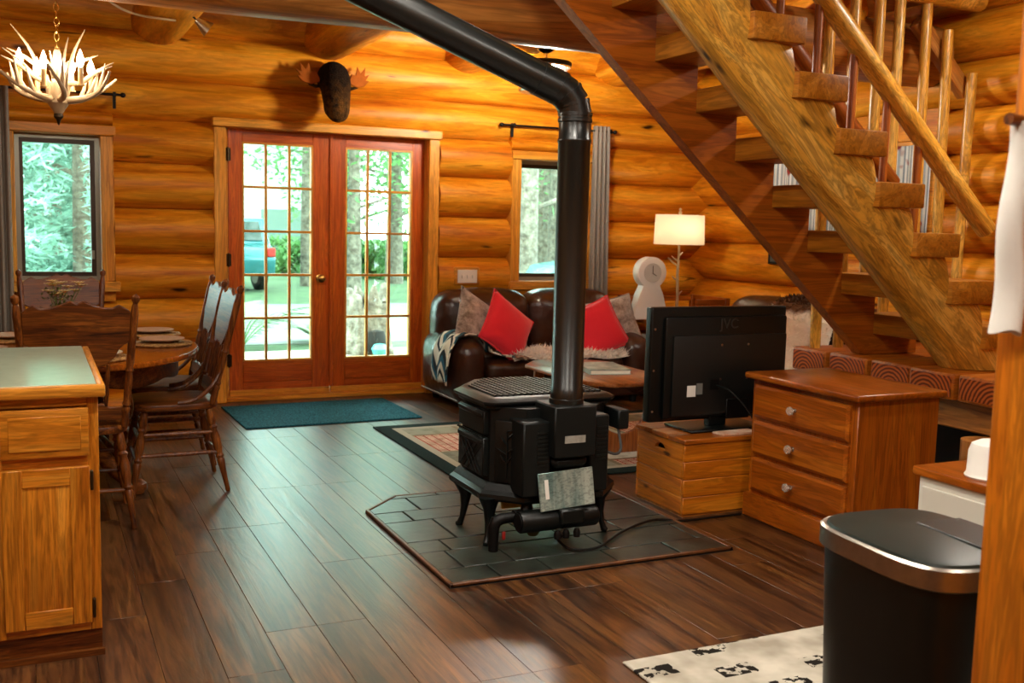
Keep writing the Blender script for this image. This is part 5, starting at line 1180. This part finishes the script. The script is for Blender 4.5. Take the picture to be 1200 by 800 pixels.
# ferns
def fern(label, loc, n, L_, seed):
    t = thing('fern', label, 'fern', loc, 0, 'ferns by the deck'); rg = random.Random(seed); M.setdefault('fernleaf', plain('fern_leaf', '#6c8c5e', .6, noise=.3, scale=6))
    for k in range(n):
        a = 2 * PI * k / n + rg.uniform(-.2, .2); l_ = L_ * rg.uniform(.75, 1.1); ca, sa = math.cos(a), math.sin(a); mb = MB(); pts = [Vector((ca * l_ * f_, sa * l_ * f_, l_ * (1.25 * f_ - .95 * f_ * f_) + .05)) for f_ in [q / 10 for q in range(11)]]
        mb.tube(pts, [.008 * (1 - .8 * q / 10) for q in range(11)], 5)
        for q in range(2, 20):
            f_ = q / 20; i = min(9, int(f_ * 10)); p = pts[i].lerp(pts[i + 1], f_ * 10 - i); w_ = l_ * .26 * math.sin(PI * f_ ** .7) + .02
            for s in (-1, 1):
                d = (Vector((-sa, ca, -.15)) * s + Vector((ca, sa, 0)) * .35).normalized() * w_; e = Vector((ca, sa, .1)) * .022; mb.add([p - e * .5, p + d * .5 - e, p + d, p + d * .5 + e, p + e * .5], [(0, 1, 2, 3, 4)])
        mb.build('frond', 'fernleaf', t, fix=False, smooth=0)
fern('big arching fern by the deck', tuple(at_z(283, 412, GZ)), 15, 1.15, 1); fern('big arching fern by the deck', tuple(at_z(372, 402, GZ)), 12, .5, 2)
# trees
def tree(label, loc, h, tr_, crown, n, leaf, mat, seed, z0=.3, group='trees around the drive', conifer=False):
    t = thing('tree', label, 'tree', loc, 0, group); rg = random.Random(seed)
    pts = [Vector((.15 * mnoise.noise(Vector((seed, k, 0))), .15 * mnoise.noise(Vector((seed, 0, k))), h * k / 8)) for k in range(9)]; pts[0] = Vector((0, 0, -.02))
    MB().tube(pts, [tr_ * (1.15 - .9 * k / 8) for k in range(9)], 12).build('trunk', 'bark', t); mb = MB(); bmb = MB()
    for k in range(n):
        if conifer:
            f_ = rg.random() ** 1.3; z = h * (z0 + (1 - z0) * f_); r_ = crown * (1 - f_ * .8) * rg.uniform(.15, 1) ** .6; a = rg.uniform(0, 2 * PI); a = round(a / .7) * .7 + rg.uniform(-.22, .22); p = Vector((r_ * math.cos(a), r_ * math.sin(a), round(z / .55) * .55 - r_ * .3 + rg.uniform(-.14, .14)))
        else:
            d = Vector((rg.gauss(0, 1), rg.gauss(0, 1), rg.gauss(0, .8))).normalized(); c_ = Vector((0, 0, h * (z0 + 1) / 2)); cl_ = d * rg.random() ** .4; p = c_ + Vector((cl_.x * crown, cl_.y * crown, cl_.z * h * (1 - z0) / 2)); q = mnoise.noise(p * .7 + Vector((seed, 0, 0)))
            if q < -.05: continue
        u = Vector((rg.uniform(-1, 1), rg.uniform(-1, 1), rg.uniform(-.5, .5))).normalized() * leaf * rg.uniform(.6, 1.3); w_ = u.cross(Vector((rg.uniform(-1, 1), rg.uniform(-1, 1), 1))).normalized() * leaf * (.2 if conifer else .38)
        mb.add([p - u, p + w_, p + u, p - w_], [(0, 1, 2, 3)])
    mb.build('foliage', mat, t, fix=False, smooth=0)
    for k in range(7):
        z = h * (z0 + (1 - z0) * (k + .5) / 8); a = k * 2.4; l_ = crown * (.8 - .06 * k); bmb.tube([(0, 0, z), (math.cos(a) * l_ * .5, math.sin(a) * l_ * .5, z + l_ * .18), (math.cos(a) * l_, math.sin(a) * l_, z + l_ * .2)], [tr_ * .28, tr_ * .16, .01], 6)
    bmb.build('branches', 'bark', t)
M['leafA'] = plain('leaf_pale', '#86a878', .6, c2='#587e4c', scale=1.2); M['leafB'] = plain('leaf_mid', '#6e9a5c', .6, c2='#42703c', scale=1.2); M['leafC'] = plain('hazed_conifer_leaf', '#9cbcac', .65, c2='#64887a', scale=1.5)  # conifer greens are paled, painting outdoor haze and glare into the leaf colour
for mm in ('leafA', 'leafB', 'leafC'):
    nt = M[mm].node_tree; p = nt.nodes['Principled BSDF']; tl = N(nt, 'ShaderNodeBsdfTranslucent'); src = p.inputs['Base Color'].links[0].from_socket; nt.links.new(src, tl.inputs[0]); mx = N(nt, 'ShaderNodeMixShader'); mx.inputs[0].default_value = .45
    nt.links.new(p.outputs[0], mx.inputs[1]); nt.links.new(tl.outputs[0], mx.inputs[2]); nt.links.new(mx.outputs[0], nt.nodes['Material Output'].inputs[0])
def gp(x, Y): p = at_y(x, 300, Y); return (p.x, Y, GZ)
for i, (x, Y, h, cr) in enumerate(((15, 17, 9, 2.2), (62, 20, 11, 2.6), (100, 16, 9, 2.0), (-25, 23, 12, 3.0), (40, 27, 13, 3.2), (88, 28, 13, 3.2))): tree('drooping conifer outside the dining window', gp(x, Y), h, .16, cr, 19000, .115, 'leafC', 30 + i, .06, 'conifers outside the dining window', True)
tree('pale leafy tree with branches hanging over the drive', gp(360, 25), 8.5, .16, 2.6, 4200, .10, 'leafA', 51, .34)
tree('leafy tree beyond the right door leaf', gp(462, 26), 9, .22, 3.0, 9000, .12, 'leafA', 52, .14); tree('leafy tree beyond the right door leaf', gp(415, 20), 8, .14, 2.2, 5000, .11, 'leafB', 53, .18); tree('leafy tree beyond the right door leaf', gp(405, 33), 11, .25, 3.6, 9000, .15, 'leafB', 54, .08)
tree('leafy tree beyond the right door leaf', gp(520, 30), 11, .25, 3.6, 8000, .15, 'leafA', 57, .08)
for i, (x, Y, r_) in enumerate(((617, 17, .19), (637, 22, .26), (655, 18, .22), (676, 21, .26), (697, 19, .22))): tree('tall straight trunk outside the sofa window', gp(x, Y), 12, r_, 2.4, 2400, .10, 'leafB', 60 + i, .10, 'straight trunks outside the sofa window')
for i, (x, Y) in enumerate(((600, 38), (660, 40), (720, 37))): tree('leafy tree far behind the straight trunks', gp(x, Y), 11, .25, 4.5, 10000, .18, 'leafA', 70 + i, .02, 'far trees behind the straight trunks')
# hedge along the drive
def bush(label, loc, rx_, ry_, h, n, seed, group):
    t = thing('bush', label, 'bush', loc, 0, group); mb = MB(); rg = random.Random(seed)
    for k in range(n):
        d = Vector((rg.gauss(0, 1), rg.gauss(0, 1), abs(rg.gauss(0, 1)))).normalized(); p = Vector((d.x * rx_, d.y * ry_, .05 + d.z * h)) * rg.uniform(.75, 1.0); u = Vector((rg.uniform(-1, 1), rg.uniform(-1, 1), rg.uniform(-1, 1))).normalized() * .11; w_ = u.cross(Vector((0, 0, 1))).normalized() * .045; mb.add([p - u, p + w_, p + u, p - w_], [(0, 1, 2, 3)])
    mb.build('foliage', 'leafB', t, fix=False, smooth=0); m_ = MB()
    for k in range(6): a = k * 1.05; m_.tube([(math.cos(a) * .1, math.sin(a) * .1, 0), (math.cos(a) * rx_ * .6, math.sin(a) * ry_ * .6, h * .7)], [.025, .01], 5)
    m_.build('stems', 'bark', t)
for i, (x, Y) in enumerate(((330, 31), (362, 30), (398, 29), (440, 29), (482, 28))): bush('dense green bush in the hedge beyond the drive', gp(x, Y), 1.2, .8, 1.1, 1400, 80 + i, 'hedge bushes beyond the drive')
# neighbour house with lap siding
ho = thing('neighbour_house', 'pale lap sided house beyond the drive', 'house', tuple(gp(300, 40)))
bx('wall_core', plain('house_core', '#c8cec6', .8), ho, -7, 2.6, .05, 7, 0, 5.8); sm = MB().prism([(-.02, 0), (.04, 0), (.04, .24), (.0, .24)], -4.8, 2.6 + 2.2, 'yz').mesh('siding_board', plain('siding', '#a8b2aa', .7), smooth=0)
for k in range(24): link('siding_board', sm, ho, (-2.2, 0, k * .242))
mb = MB(); mb.prism([(-.6, 5.7), (3.5, 8.0), (7.6, 5.7), (7.6, 5.9), (3.5, 8.25), (-.6, 5.9)], -7.5, 3.1, 'yz'); mb.build('roof', plain('roof_grey', '#6a6e6a', .9), ho, smooth=0)
bx('garage_door', plain('garage_dark', '#5e6e66', .7), ho, .2, 2.4, -.06, -.025, 0, 2.0)
# cars
def car(label, loc, rz, color):
    t = thing('car', label, 'car', loc, rz); body = [(-2.2, .35), (-2.25, .75), (-2.1, 1.0), (-1.9, 1.05), (-1.55, 1.62), (-.2, 1.70), (.7, 1.60), (1.25, 1.08), (2.1, .95), (2.25, .7), (2.2, .35)]
    bm_ = MB(); bm_.prism(body, -.88, .88, 'xz'); b = bm_.build('body', plain('car_paint_' + color, color, .25, .3, coat=.6), t, bevel=.07, seg=3)
    gl = plain('car_glass', '#22302e', .1, spec=.8)
    for s in (-1, 1):
        o = MB().prism([(-1.6, 1.1), (-1.4, 1.55), (-.25, 1.62), (-.25, 1.1)], s * .885 - .004, s * .885 + .004, 'xz').build('side_window', gl, t, smooth=0); o = MB().prism([(-.18, 1.1), (-.18, 1.62), (.6, 1.53), (1.05, 1.1)], s * .885 - .004, s * .885 + .004, 'xz').build('side_window', gl, t, smooth=0)
        for wx in (-1.4, 1.4):
            wh = MB().lathe([(.001, -.1), (.30, -.1), (.34, -.08), (.34, .08), (.30, .1), (.001, .1)], 24, Matrix.Translation((wx, s * .80, .34)) @ rx).build('wheel', 'canblack', t); MB().lathe([(.001, -.11), (.2, -.11), (.2, .11), (.001, .11)], 16, Matrix.Translation((wx, s * .80, .34)) @ rx).build('hub', 'steel', wh)
        bx('tail_light', plain('tail_red', '#b02018', .3), t, -2.27, -2.16, s * .75 - .1, s * .75 + .1, .78, .98, .02)
    o = MB().box(-.012, .012, -.7, .7, -.24, .24).build('rear_window', gl, t); o.location = (-1.745, 0, 1.34); o.rotation_euler = (0, R(31), 0)
    o = MB().box(-.012, .012, -.72, .72, -.33, .33).build('windscreen', gl, t); o.location = (1.0, 0, 1.36); o.rotation_euler = (0, R(-46), 0)
p_ = gp(290, 25); car('teal car parked on the drive, tail lights showing', (p_[0] - 1.0, 25, GZ), R(100), '#25666c')
p_ = gp(775, 15.0); car('pale teal car parked close to the sofa window', (p_[0], 15.0, GZ), R(180), '#4a8c8e')
